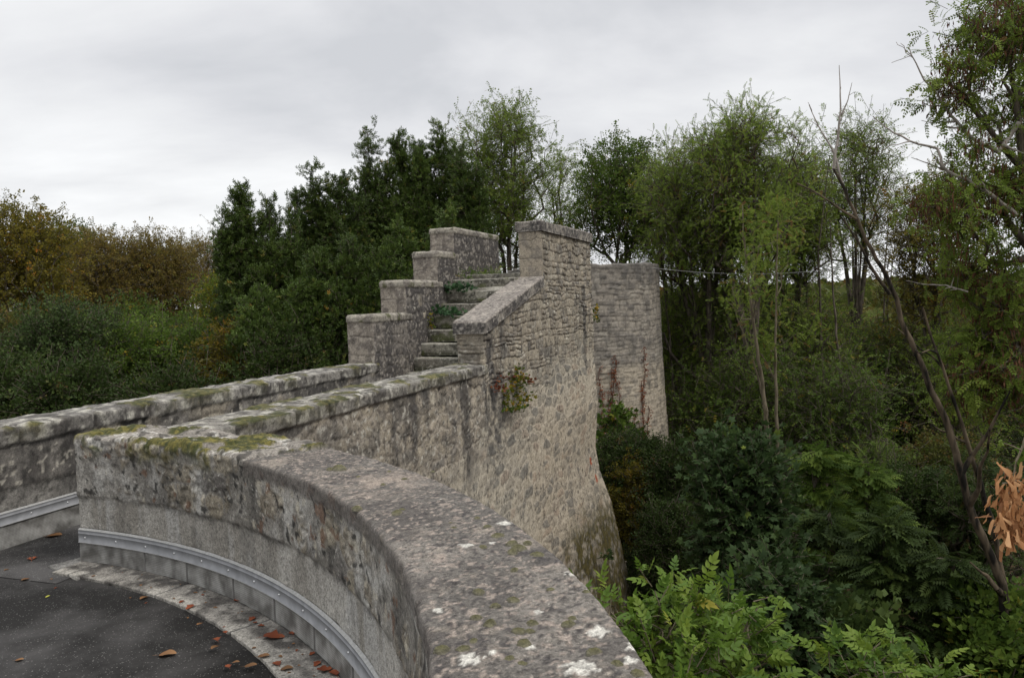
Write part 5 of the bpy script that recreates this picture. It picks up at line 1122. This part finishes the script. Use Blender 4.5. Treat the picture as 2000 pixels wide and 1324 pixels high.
# the big near acacia on the right edge
def near_acacia():
    D = 11.5; px = 2075; base = place(px, D, GZ)
    E_ = []
    for (a, b, r1, r2, dy, w_) in ((1960, 60, 130, 90, 0, 1.6), (2060, 0, 150, 150, 0.6, 1.5), (1870, 170, 60, 60, -.3, .35), (2000, 210, 130, 70, .4, .9), (1900, 300, 60, 40, -.3, .18), (1960, 370, 140, 80, 0, 1.5), (1870, 410, 80, 60, -.5, .6), (2080, 450, 150, 150, .5, 1.6), (1900, 520, 90, 60, 0.2, .5), (1950, 600, 90, 100, .3, 1.1), (1905, 690, 60, 60, .3, .5), (1960, 740, 110, 80, 0, 1.3), (2060, 700, 120, 150, .5, 1.3), (1880, 770, 40, 30, .3, .15)):
        p = at(a, b, D+dy)-np.array(base); E_.append((p[0], p[1], p[2], r1*D/F, r1*D/F*1.1, r2*D/F, w_))
    f = lambda *q: [tuple(at(x, y, D)-np.array(base)) for x, y in q]
    tr = [[(0, 0, -0.3)]+f((2060, 900), (2040, 700), (2020, 500), (2000, 330), (1985, 200), (1960, 60)), f((2020, 500), (1960, 420), (1900, 400)), f((2040, 700), (1980, 680), (1920, 660)), f((2000, 330), (1960, 290), (1930, 250), (1880, 180)), f((1985, 200), (2030, 100), (2060, 0))]
    return tree('acacia_tree', 'big near acacia along the right edge, hung with dark brown pod clusters', 'tree', base, tr, E_, 1050, 11, 'frond', 0.17, 'acacia', 90, spread=0.15, upb=-0.1, shell=0.1, outw=0.6, tip=0.005, expo=0.46, pods=15000, step=0.3)
na = near_acacia()
limb(na, pth_(11.2, (1990, 240), (1950, 300), (1900, 270), (1860, 230), (1828, 180), (1800, 150), (1775, 92)), 0.035, 0.006, MBD, 21, 'bare_branch', 3, tw=9)
limb(na, pth_(11.0, (1985, 420), (1920, 370), (1840, 330), (1830, 290), (1790, 280), (1740, 258), (1705, 228)), 0.035, 0.006, MBD, 22, 'bare_branch', 3, tw=12)
limb(na, pth_(11.3, (1840, 330), (1800, 315), (1780, 308)), 0.012, 0.004, MBD, 23, 'bare_branch', 3, tw=3)
limb(na, pth_(11.3, (1890, 570), (1850, 558), (1800, 555), (1770, 548)), 0.014, 0.005, MBD, 24, 'bare_branch', 3, tw=5)

# ================================================================== UNDERGROWTH AND SAPLINGS
def shrub(name, label, px, D, ytop, ybot, wpx, leaf, size, mat, seed, K=300, per=12, group=None, **kw):
    return G(name, label, 'shrub' if 'bush' not in name else 'bush', px, D, ytop, wpx, leaf, size, mat, seed, K=K, per=per, ybot=ybot, lobes=7, forks=3, spread=0.18, group=group, shell=0.45, **kw)
shrub('ivy_bush', 'dark ivy covered bush piled against the foot of the round tower', 1235, 18.5, 862, 1060, 210, 'cluster', 0.17, 'dark', 131, 620, 16)
shrub('ivy_bush', 'dark ivy covered bush right of the foot of the round tower', 1335, 17.5, 885, 1080, 160, 'cluster', 0.17, 'dark', 132, 460, 16)
shrub('bramble_bush', 'yellow green bramble beside the flared foot of the pier', 1222, 17.8, 905, 1100, 90, 'cluster', 0.15, 'olive', 133, 160, 12)
shrub('bramble_bush', 'dense dark bramble below the ivy bushes, behind the bright ash leaves', 1310, 16.0, 1000, 1240, 190, 'cluster', 0.15, 'dark', 134, 600, 16)
shrub('bramble_bush', 'dark bramble between the pier foot and the maple', 1262, 17.4, 1075, 1300, 110, 'cluster', 0.15, 'dark', 138, 300, 15)
shrub('maple_sapling', 'dark young maple with lobed leaves right of the brambles', 1445, 11.0, 858, 1290, 200, 'lobed', 0.085, 'maple', 135, 900, 16)
shrub('maple_sapling', 'low maple under the dark young maple', 1500, 8.8, 1120, 1420, 210, 'lobed', 0.085, 'maple', 136, 500, 14)
def sapling(label, px, D, ytop, ybot, wpx, seed, n=150, mat='green', size=0.55):
    """young robinia: upright stem, long arching fronds in tiers"""
    rng = np.random.RandomState(seed); base = place(px, D); o = empty('acacia_sapling', base, label, 'sapling', 'acacia saplings in the clearing')
    H = hz(px, ytop, D); b = hz(px, ybot, D); k_ = D/F
    P = [(0, 0, -0.2)]; PI = [-1]
    for i_ in range(1, 9): P.append((rng.normal()*0.05, rng.normal()*0.05, H*i_/8)); PI.append(i_-1)
    pos = []; ax = []
    for i_ in range(n//7):
        f = rng.rand()**0.8; h = b+(H-b)*f; a = rng.rand()*6.28; L_ = wpx*k_*0.5*(1-f*0.75)*(0.5+0.5*rng.rand())
        m = 5; last = int(np.clip(round(h/H*8), 1, 8))
        for s in range(1, m+1):
            q = (math.cos(a)*L_*s/m, math.sin(a)*L_*s/m, h+L_*0.5*(s/m)-L_*0.25*(s/m)**2); P.append(q); PI.append(last); last = len(P)-1
            for _ in range(2 if s < m else 3): pos.append(q); ax.append((math.cos(a)+rng.normal()*0.7, math.sin(a)+rng.normal()*0.7, 0.15))
    P = np.array(P); PI = np.array(PI); R_ = np.where(np.arange(len(P)) < 9, 0.03*(1-np.arange(len(P))/11), 0.007)
    V, Fq = tubes(P, PI, np.maximum(R_, 0.005), 5); mesh_np('trunk', V, Fq, MBK, o, world=False, smooth=True)
    pos = np.array(pos); n2 = len(pos); fr = quat_frames(n2, rng, np.array(ax), 0.25, 0.0)
    leaves_mesh('crown', TF['frondlong'], pos+rng.normal(size=pos.shape)*0.05, fr, size*(0.6+0.6*rng.rand(n2)), np.clip(rng.rand(n2)*0.9, 0, 1), ML[mat], o)
    return o
sapling('bright topped acacia sapling left of the clearing', 1590, 14, 880, 1180, 190, 141, 420, 'green', 0.34)
sapling('acacia sapling just right of the bright topped one', 1690, 14.5, 905, 1180, 190, 142, 420, 'green', 0.34)
sapling('broad dark acacia sapling right of the clearing', 1730, 11.5, 1010, 1330, 260, 143, 560, 'dark', 0.32)  # shade under the canopy is put into the darker leaf colour, next two too
sapling('low acacia sapling in front of the leaning dead tree', 1850, 11, 1090, 1400, 260, 144, 520, 'dark', 0.32)
sapling('small acacia sapling in front of the maple', 1610, 12.5, 1000, 1250, 110, 145, 160, 'dark', 0.34)
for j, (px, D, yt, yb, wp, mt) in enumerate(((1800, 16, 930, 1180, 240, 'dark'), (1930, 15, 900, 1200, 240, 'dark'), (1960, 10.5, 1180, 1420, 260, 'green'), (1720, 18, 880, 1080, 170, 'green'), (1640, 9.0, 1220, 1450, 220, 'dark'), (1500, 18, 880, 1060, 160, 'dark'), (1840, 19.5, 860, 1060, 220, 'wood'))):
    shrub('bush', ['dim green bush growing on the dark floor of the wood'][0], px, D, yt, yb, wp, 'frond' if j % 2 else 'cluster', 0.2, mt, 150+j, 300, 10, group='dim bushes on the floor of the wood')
# bright ash crowns pushing up in front
def ash_crown(label, blobs, K, per, seed, base):
    E_ = []
    for (a, b, D, r1, r2, w_) in blobs:
        p = at(a, b, D)-np.array(base); E_.append((p[0], p[1], p[2], r1*D/F, r1*D/F, r2*D/F, w_))
    tr = [[(0, 0, -0.3), (0, 0, 3.0), (0.0, 0.0, 5.2)]]
    return tree('ash_tree', label, 'tree', base, tr, E_, K, per, 'ash', 0.092, 'ash', seed, spread=0.07, upb=0.35, shell=0.45, outw=0.8, tip=0.0028, expo=0.5, wob=0.12, step=0.12, bk=MBP, trunk_r=1.2)
ash_crown('bright green ash leaves pushing up beside the coping in the foreground', ((1250, 1240, 3.9, 80, 50, .8), (1330, 1222, 4.0, 90, 60, 1.1), (1440, 1205, 4.1, 70, 50, .7), (1310, 1320, 3.7, 110, 80, 1.4), (1450, 1310, 3.9, 90, 80, 1.1), (1500, 1390, 3.8, 90, 60, .8), (1200, 1185, 4.0, 35, 25, .18), (1380, 1430, 3.6, 150, 60, 1.0)), 190, 5, 161, place(1400, 4.3, GZ))
ash_crown('smaller spray of bright green ash leaves, right of the large one', ((1720, 1280, 4.3, 60, 40, .7), (1690, 1330, 4.2, 80, 50, 1.0), (1790, 1330, 4.3, 60, 45, .6), (1750, 1400, 4.2, 110, 50, 1.0)), 58, 5, 162, place(1740, 4.7, GZ))

# ================================================================== SMALL THINGS
M_mossc = stone_mat('cushion_moss', 90, 400, 1.0, contrast=0.5)
def dome(seed, n=14, m=7):
    r = np.random.RandomState(seed); V = []; cols = []
    for j in range(m+1):
        el_ = j/m*math.pi/2
        for i_ in range(n):
            a = i_*2*math.pi/n; k_ = 1+0.16*math.sin(2*a+seed)+0.10*math.sin(5*a+seed*2)+r.normal()*0.05
            V.append((math.cos(a)*math.cos(el_)*k_, math.sin(a)*math.cos(el_)*k_, math.sin(el_)**0.85*0.62*(1+r.normal()*0.05)))
            f = math.sin(el_); c = np.array((0.22, 0.205, 0.155))*(1-f)+np.array((0.13, 0.122, 0.058))*f; cols.append(c*(1+r.normal()*0.12))
    Fq = [(j*n+i_, j*n+(i_+1) % n, (j+1)*n+(i_+1) % n, (j+1)*n+i_) for j in range(m) for i_ in range(n)]
    return np.array(V), np.array(Fq), np.array(cols)
MC = [(1050, 1080, .019), (1012, 1067, .021), (1000, 1056, .017), (1030, 1056, .015), (1001, 1073, .017), (943, 1063, .013), (952, 1023, .013), (972, 1042, .018), (886, 1025, .010), (775, 997, .019), (697, 988, .019), (662, 911, .030), (645, 912, .018), (785, 990, .012), (862, 1263, .015), (1023, 1253, .017), (957, 1213, .016), (1040, 1212, .014), (1013, 1227, .014), (1110, 1213, .014), (1160, 1267, .014), (995, 1281, .012), (1118, 1203, .012), (935, 1150, .014), (1003, 1166, .014), (967, 1176, .011), (905, 1262, .014), (925, 1245, .010), (1005, 1108, .013), (932, 1005, .010), (1035, 1227, .011), (880, 1015, .008), (790, 930, .012), (748, 940, .010), (845, 915, .010), (1205, 1290, .012), (1145, 1150, .010), (930, 1200, .012), (1075, 1145, .010), (760, 915, .010), (700, 925, .010), (1245, 1310, .014), (1020, 1290, .010)]
dms = []
for q in range(4):
    V, Fq, cc = dome(q+3); me_o = mesh_np('moss_cushion', V, Fq, M_mossc, cols=cc, smooth=True); dms.append(me_o)
big = {0: 'largest of the moss cushions, olive brown, near the outer edge of the coping', 11: 'flat yellow green moss cushion at the far end of the coping', 15: 'round yellow green moss cushion low on the coping, nearest to the big white lichen'}
for j, (px, py, r_) in enumerate(MC):
    p = atz(px, py+6, TZ); src = dms[j % 4]; o = src if j < 4 else src.copy()
    if j >= 4: COL.objects.link(o)
    o.location = (p[0], p[1], TZ-0.004); o.scale = (r_*1.35, r_*1.2, r_*1.5); o.rotation_euler = (0, 0, j*1.3)
    tag(o, big.get(j, 'small grey green moss cushion growing on the brown coping'), 'moss cushion', 'moss cushions on the coping')
# fallen leaves
M_lf = [leaf_mat('fallen_leaf_rust', [(0, (0.15, 0.04, 0.02)), (1, (0.26, 0.075, 0.03))], 0.1), leaf_mat('fallen_leaf_tan', [(0, (0.13, 0.065, 0.03)), (1, (0.24, 0.13, 0.06))], 0.1), leaf_mat('fallen_leaf_yellow', [(0, (0.35, 0.36, 0.06)), (1, (0.4, 0.38, 0.08))], 0.1)]
def curled(seed, lobed):
    """one dry leaf, curled, grid of faces"""
    r = np.random.RandomState(seed); n = 7; V = []
    for i_ in range(n):
        x = i_/(n-1); w_ = (math.sin(math.pi*min(1, x*0.9+0.06))**0.7)*0.36*(1+(0.35*math.sin(x*14+seed) if lobed else 0))
        for j in (-1, -0.5, 0, 0.5, 1): V.append((x-0.5, j*w_*(1-0.2*j*r.rand()), 0.05+abs(j)**1.5*w_*0.65+0.10*math.sin(x*4+seed)+r.rand()*0.03))
    Fq = [(i_*5+j, i_*5+j+1, i_*5+j+6, i_*5+j+5) for i_ in range(n-1) for j in range(4)]
    b_ = len(V); V += [(-0.5, -0.012, 0.08), (-0.5, 0.012, 0.08), (-0.85, 0.010, 0.03), (-0.85, -0.01, 0.03)]; Fq.append((b_, b_+1, b_+2, b_+3))
    return np.array(V), np.array(Fq)
lf = {}
for kd in range(3):
    for v_ in range(2): lf[(kd, v_)] = [curled(kd*3+v_+1, kd == 0), False]
FL = [(105, 1045, .11, 1, 'tan dry leaf with a long stalk lying by the left walkway wall'), (62, 1089, .07, 0, 'rust red leaf alone on the dark asphalt on the left'), (50, 1129, .045, 1, None), (288, 1140, .085, 0, 'curled rust red leaf standing against the skirting'), (224, 1113, .05, 1, None), (281, 1165, .045, 1, None), (535, 1248, .095, 0, 'crumpled red leaf on the kerb strip'), (570, 1240, .04, 0, None), (372, 1189, .05, 0, None), (327, 1275, .075, 1, 'large torn brown leaf in the middle of the asphalt'), (423, 1252, .045, 0, None), (420, 1268, .04, 1, None), (515, 1285, .05, 1, None), (440, 1238, .03, 0, None), (390, 1222, .03, 1, None), (142, 1125, .03, 1, None), (158, 1074, .03, 0, None), (93, 1162, .025, 2, 'tiny yellow leaf on the asphalt'), (38, 1285, .035, 1, None), (462, 1175, .04, 0, None), (493, 1212, .04, 0, None), (634, 1311, .06, 0, None), (652, 1318, .06, 0, None), (610, 1280, .03, 0, None), (490, 1304, .05, 1, None), (445, 1305, .035, 0, None), (13, 1110, .03, 1, None), (461, 1297, .03, 1, None), (540, 1300, .05, 0, None), (355, 1178, .03, 0, None), (510, 1225, .03, 0, None), (100, 1128, .02, 1, None), (620, 1300, .04, 0, None), (560, 1310, .05, 1, None)]
for j, (px, py, sz, kd, lab) in enumerate(FL):
    e_ = lf[(kd, j % 2)]; p = atz(px, py, 0.012)
    if not e_[1]: o = e_[1] = mesh_np('fallen_leaf', e_[0][0], e_[0][1], M_lf[kd], attrs={'tint': np.linspace(0, 1, len(e_[0][0]))})
    else: o = e_[1].copy(); COL.objects.link(o)
    o.location = (p[0], p[1], 0.004 if px < 330 or px in (327, 38) else 0.022); o.scale = (sz*1.1, sz*1.1, sz*0.55); o.rotation_euler = (0, 0, j*2.1)
    tag(o, lab or ('small rust coloured leaf scrap on the terrace floor' if kd == 0 else 'small tan leaf scrap on the terrace floor'), 'fallen leaf', 'fallen leaves on the terrace')
rs_ = random.Random(12)
for j in range(60):        # crumbs of leaf gathered along the kerb
    kd = rs_.choice((0, 1, 1)); b = rs_.uniform(B0+0.2, B0+4.2); r_ = TR-abs(rs_.gauss(0.10, 0.13))-0.03; an = math.pi/2-b/TR
    o = lf[(kd, j % 2)][1].copy(); COL.objects.link(o); q = rs_.uniform(0.010, 0.024)
    o.location = (TCX+r_*math.cos(an), TCY+r_*math.sin(an), 0.020 if TR-r_ < 0.235 else 0.002); o.scale = (q, q, q*0.6); o.rotation_euler = (0, 0, j*1.7)
    tag(o, 'tiny dry leaf crumb gathered along the kerb strip', 'leaf crumb', 'leaf crumbs along the kerb')
# plants on the stairs
def tuft(name, label, cat, pts, n, leaf, size, mat, seed, sp, stems=0.12, group=None, drop=0.0):
    rng = np.random.RandomState(seed); pts = np.array(pts, float); o = empty(name, tuple(pts[0]), label, cat, group)
    c = pts[rng.randint(0, len(pts), n)]-pts[0]; off = rng.normal(size=(n, 3))*np.array(sp); off[:, 2] = np.abs(off[:, 2])-drop
    pos = c+off; fr = quat_frames(n, rng, off/np.linalg.norm(off, axis=1)[:, None], 0.7, 0.3)
    leaves_mesh('leaves', TF[leaf], pos, fr, size*(0.6+0.7*rng.rand(n)), rng.rand(n), ML[mat], o)
    k_ = max(6, n//8); P = np.concatenate([c[:k_]*1.0, pos[:k_]]); PI = np.concatenate([-np.ones(k_, int), np.arange(k_)])
    V, Fq = tubes(P, PI, np.full(2*k_, 0.0025), 4); mesh_np('stems', V, Fq, MBK, o, world=False)
    return o
L = lambda d, t, z: np.array(W(d, t, z))
ML['fern'] = leaf_mat('fern_leaves', [(0, (0.03, 0.07, 0.03)), (1, (0.06, 0.12, 0.05))], 0.3)
tuft('lobed_plant', 'dark green lobed plant sprawling on an upper stair step', 'plant', [L(-1.36, 13.12, 1.86), L(-1.2, 13.12, 1.86), L(-1.05, 13.12, 1.85), L(-1.3, 13.05, 1.82)], 110, 'lobed', 0.055, 'fern', 201, (.07, .06, .05))
tuft('lobed_plant', 'dark green lobed plant one step below the other', 'plant', [L(-1.40, 12.62, 1.48), L(-1.25, 12.62, 1.47), L(-1.12, 12.62, 1.46)], 110, 'lobed', 0.055, 'fern', 202, (.07, .06, .05))
tuft('small_plant', 'yellow green sprig at the left end of a stair step', 'plant', [L(-1.42, 12.4, 1.26)], 40, 'lobed', 0.035, 'yellow', 203, (.03, .03, .10))
tuft('small_plant', 'little green tuft at the right end of a lower step', 'plant', [L(-0.5, 12.15, 1.07), L(-0.58, 12.15, 1.07)], 40, 'lobed', 0.03, 'green', 204, (.05, .03, .04))
tuft('grass_tuft', 'low green weeds along the foot of the topmost parapet block', 'weeds', [L(-1.35, 13.6, 2.06), L(-1.38, 14.0, 2.12), L(-1.30, 14.4, 2.12), L(-1.1, 14.4, 2.12), L(-1.35, 14.8, 2.12)], 160, 'frondfar', 0.08, 'green', 205, (.10, .12, .05))
wp_ = L(0.02, 12.2, 0.1); 
def wallpt(px, py):      # point on the outer face of the right wall
    d = R3 @ np.array([(px-1000)/F, -(py-662)/F, -1.0]); k_ = (OX*CT)/(d[0]*CT-d[1]*ST); return np.array([0, 0, EYE])+d*k_
tuft('wall_shrub', 'small yellow, red and green shrub rooted in the rubble wall', 'shrub', [wallpt(a, b)+np.array((.07, -.04, 0)) for a, b in ((995, 805), (985, 800), (1005, 780), (985, 770), (1010, 755), (1000, 740), (1015, 790), (1000, 765))], 300, 'lobed', 0.042, 'yellow', 206, (.07, .04, .09))
tuft('wall_shrub', 'reddish upper shoots of the yellow, red and green wall shrub', 'shrub', [wallpt(a, b)+np.array((.07, -.04, 0)) for a, b in ((975, 742), (1005, 745), (1018, 750), (960, 765))], 130, 'lobed', 0.036, 'rust', 211, (.06, .04, .06))
tuft('wall_shrub', 'bright green lower leaves of a seedling under the yellow and red wall shrub', 'shrub', [wallpt(a, b)+np.array((.07, -.04, 0)) for a, b in ((982, 803), (1000, 800), (1012, 798))], 50, 'lobed', 0.045, 'ash', 207, (.04, .03, .03))
tuft('wall_plant', 'tiny dark plant on the mossy foot of the pier', 'plant', [wallpt(1131, 1085)+np.array((.5, -.2, 0))], 30, 'lobed', 0.06, 'blue', 208, (.06, .05, .05))
tuft('hanging_plant', 'yellow green strand hanging at the edge between pier and round tower', 'plant', [at(1164, y, 17.2) for y in range(600, 636, 6)], 50, 'lobed', 0.05, 'yellow', 209, (.03, .03, .04))
# red creeper on the tower
rng = np.random.RandomState(77); cre = empty('creeper', (tx, TD-TWR, -3), 'rust red creeper stems climbing the lower half of the round tower', 'creeper')
def towpt(px, z):
    d = R3 @ np.array([(px-1000)/F, 0.05, -1.0]); d = d[:2]/np.linalg.norm(d[:2]); rr_ = (TWR+0.035)*(1+np.interp(z, [-8, -2.8, -0.5, 1.5], [0.12, 0.07, 0.02, 0.0]))
    c = np.array([tx, TD]); b_ = d@c; q = b_*b_-(c@c-rr_*rr_); k_ = b_-math.sqrt(max(q, 0)); return np.array([d[0]*k_, d[1]*k_, z])
P = []; PI = []; RD = []; lp_ = []
for px, zt in ((1172, -0.2), (1180, -0.9), (1188, 0.1), (1196, -0.2), (1204, -1.0), (1216, -0.3), (1222, -1.2), (1232, -1.4), (1246, 0.3), (1250, -0.6), (1262, -1.3), (1238, -1.7), (1176, -1.4), (1210, -1.6)):
    x = px; last = -1
    for z in np.arange(-3.3, zt, 0.14):
        x += rng.normal()*1.6; p = towpt(min(1276, max(1165, x)), z); P.append(p); PI.append(last); RD.append(0.007); last = len(P)-1
        for _ in range(5 if z > zt-1.6 else 3):
            if rng.rand() < 0.7: lp_.append(p+rng.normal(size=3)*0.035-np.array((0, .02, 0)))
P = np.array(P)-np.array(cre.location); V, Fq = tubes(P, np.array(PI), np.array(RD), 4); mesh_np('stems', V, Fq, bark('creeper_stem', (0.07, 0.03, 0.02), (0.14, 0.06, 0.04)), cre, world=False)
lp_ = np.array(lp_)-np.array(cre.location); n = len(lp_); leaves_mesh('leaves', TF['cluster2'], lp_, quat_frames(n, rng, None, 1, 0), 0.065*(0.5+rng.rand(n)), rng.rand(n), ML['rust'], cre)
shrub('young_shrub', 'light leafy shrub growing up in front of the tower creeper', 1205, 19.5, 790, 900, 90, 'lobed', 0.11, 'green', 210, 120, 6)
# wire
def wire(name, label, cat, a, b, sag, r, mat):
    a = np.array(a); b = np.array(b); n = 24; f = np.linspace(0, 1, n); Pm = a+(b-a)*f[:, None]; Pm[:, 2] -= sag*4*f*(1-f)
    V, Fq = tubes(Pm, np.arange(n)-1, np.full(n, r), 5); return tag(mesh_np(name, V, Fq, mat), label, cat)
wire('cable', 'thin pale cable running from the tower top into the wood', 'cable', at(1272, 523, 21.5), at(1722, 512, 23), 0.25, 0.006, plain_mat('pale_cable', (0.3, 0.3, 0.29)))
# dry samaras hanging close on the right
sm = empty('maple_seed_cluster', tuple(at(1985, 900, 1.6)), 'dry orange bunch of winged maple seeds hanging close on the right edge', 'seed cluster')
rng = np.random.RandomState(31)
E_ = [(1975, 950, .9, 30, 40), (1962, 1000, 1.0, 24, 40), (1985, 1010, 1.2, 30, 50), (2010, 960, .8, 30, 50), (1972, 1045, .4, 10, 20)]
pos = []
for a, b, w_, r1, r2 in E_:
    for _ in range(int(70*w_)): pos.append(at(a+rng.normal()*r1*.5, b+rng.normal()*r2*.5, 1.6+rng.normal()*0.02))
pos = np.array(pos)-np.array(sm.location); n = len(pos); fr = quat_frames(n, rng, np.tile((0, 0, -1.0), (n, 1)), 0.55, -0.4)
TS = []; w0 = [0.12, 0.14, 0.20, 0.27, 0.24, 0.06]; xs = [0, 0.18, 0.45, 0.72, 0.92, 1.0]
for x, ww in zip(xs, w0): TS += [(x, 0.0+0.10*x, 0.02*math.sin(9*x)), (x, 0.10*x-ww*0.5, 0.05*math.sin(5*x)), (x, 0.10*x-ww, 0.10*math.sin(6*x))]
TSF = [(i_*3+j, i_*3+j+1, i_*3+j+4, i_*3+j+3) for i_ in range(5) for j in range(2)]
leaves_mesh('winged_seeds', (np.array(TS), np.array(TSF)), pos, fr, 0.030*(0.7+0.5*rng.rand(n)), rng.rand(n), ML['samara'], sm)['kind'] = 'stuff'
limb(sm, [at(1985, 900, 1.6), at(1978, 940, 1.6), at(1972, 1000, 1.6), at(1970, 1040, 1.6)], 0.0018, 0.0008, MBP, 32, 'stalk', 3, tw=14)
limb(sm, [at(2040, 800, 1.62), at(2005, 850, 1.6), at(1990, 890, 1.6), at(1985, 900, 1.6)], 0.004, 0.0022, MBP, 33, 'twig', 3)
limb(sm, [at(1998, 880, 1.6), at(1975, 870, 1.59), at(1960, 865, 1.58)], 0.0015, 0.0008, MBP, 34, 'twig', 3)
fr = quat_frames(9, rng, None, 1, .4); leaves_mesh('young_leaves', TF['lobed'], np.array([at(a, b, 1.6) for a, b in ((1958, 864), (1962, 870), (1970, 868), (2000, 885), (1998, 900), (1955, 862), (1995, 872), (2002, 893), (1968, 874))])-np.array(sm.location), fr, np.array([.010, .008, .007, .03, .02, .008, .02, .02, .007]), rng.rand(9), ML['ash'], sm)
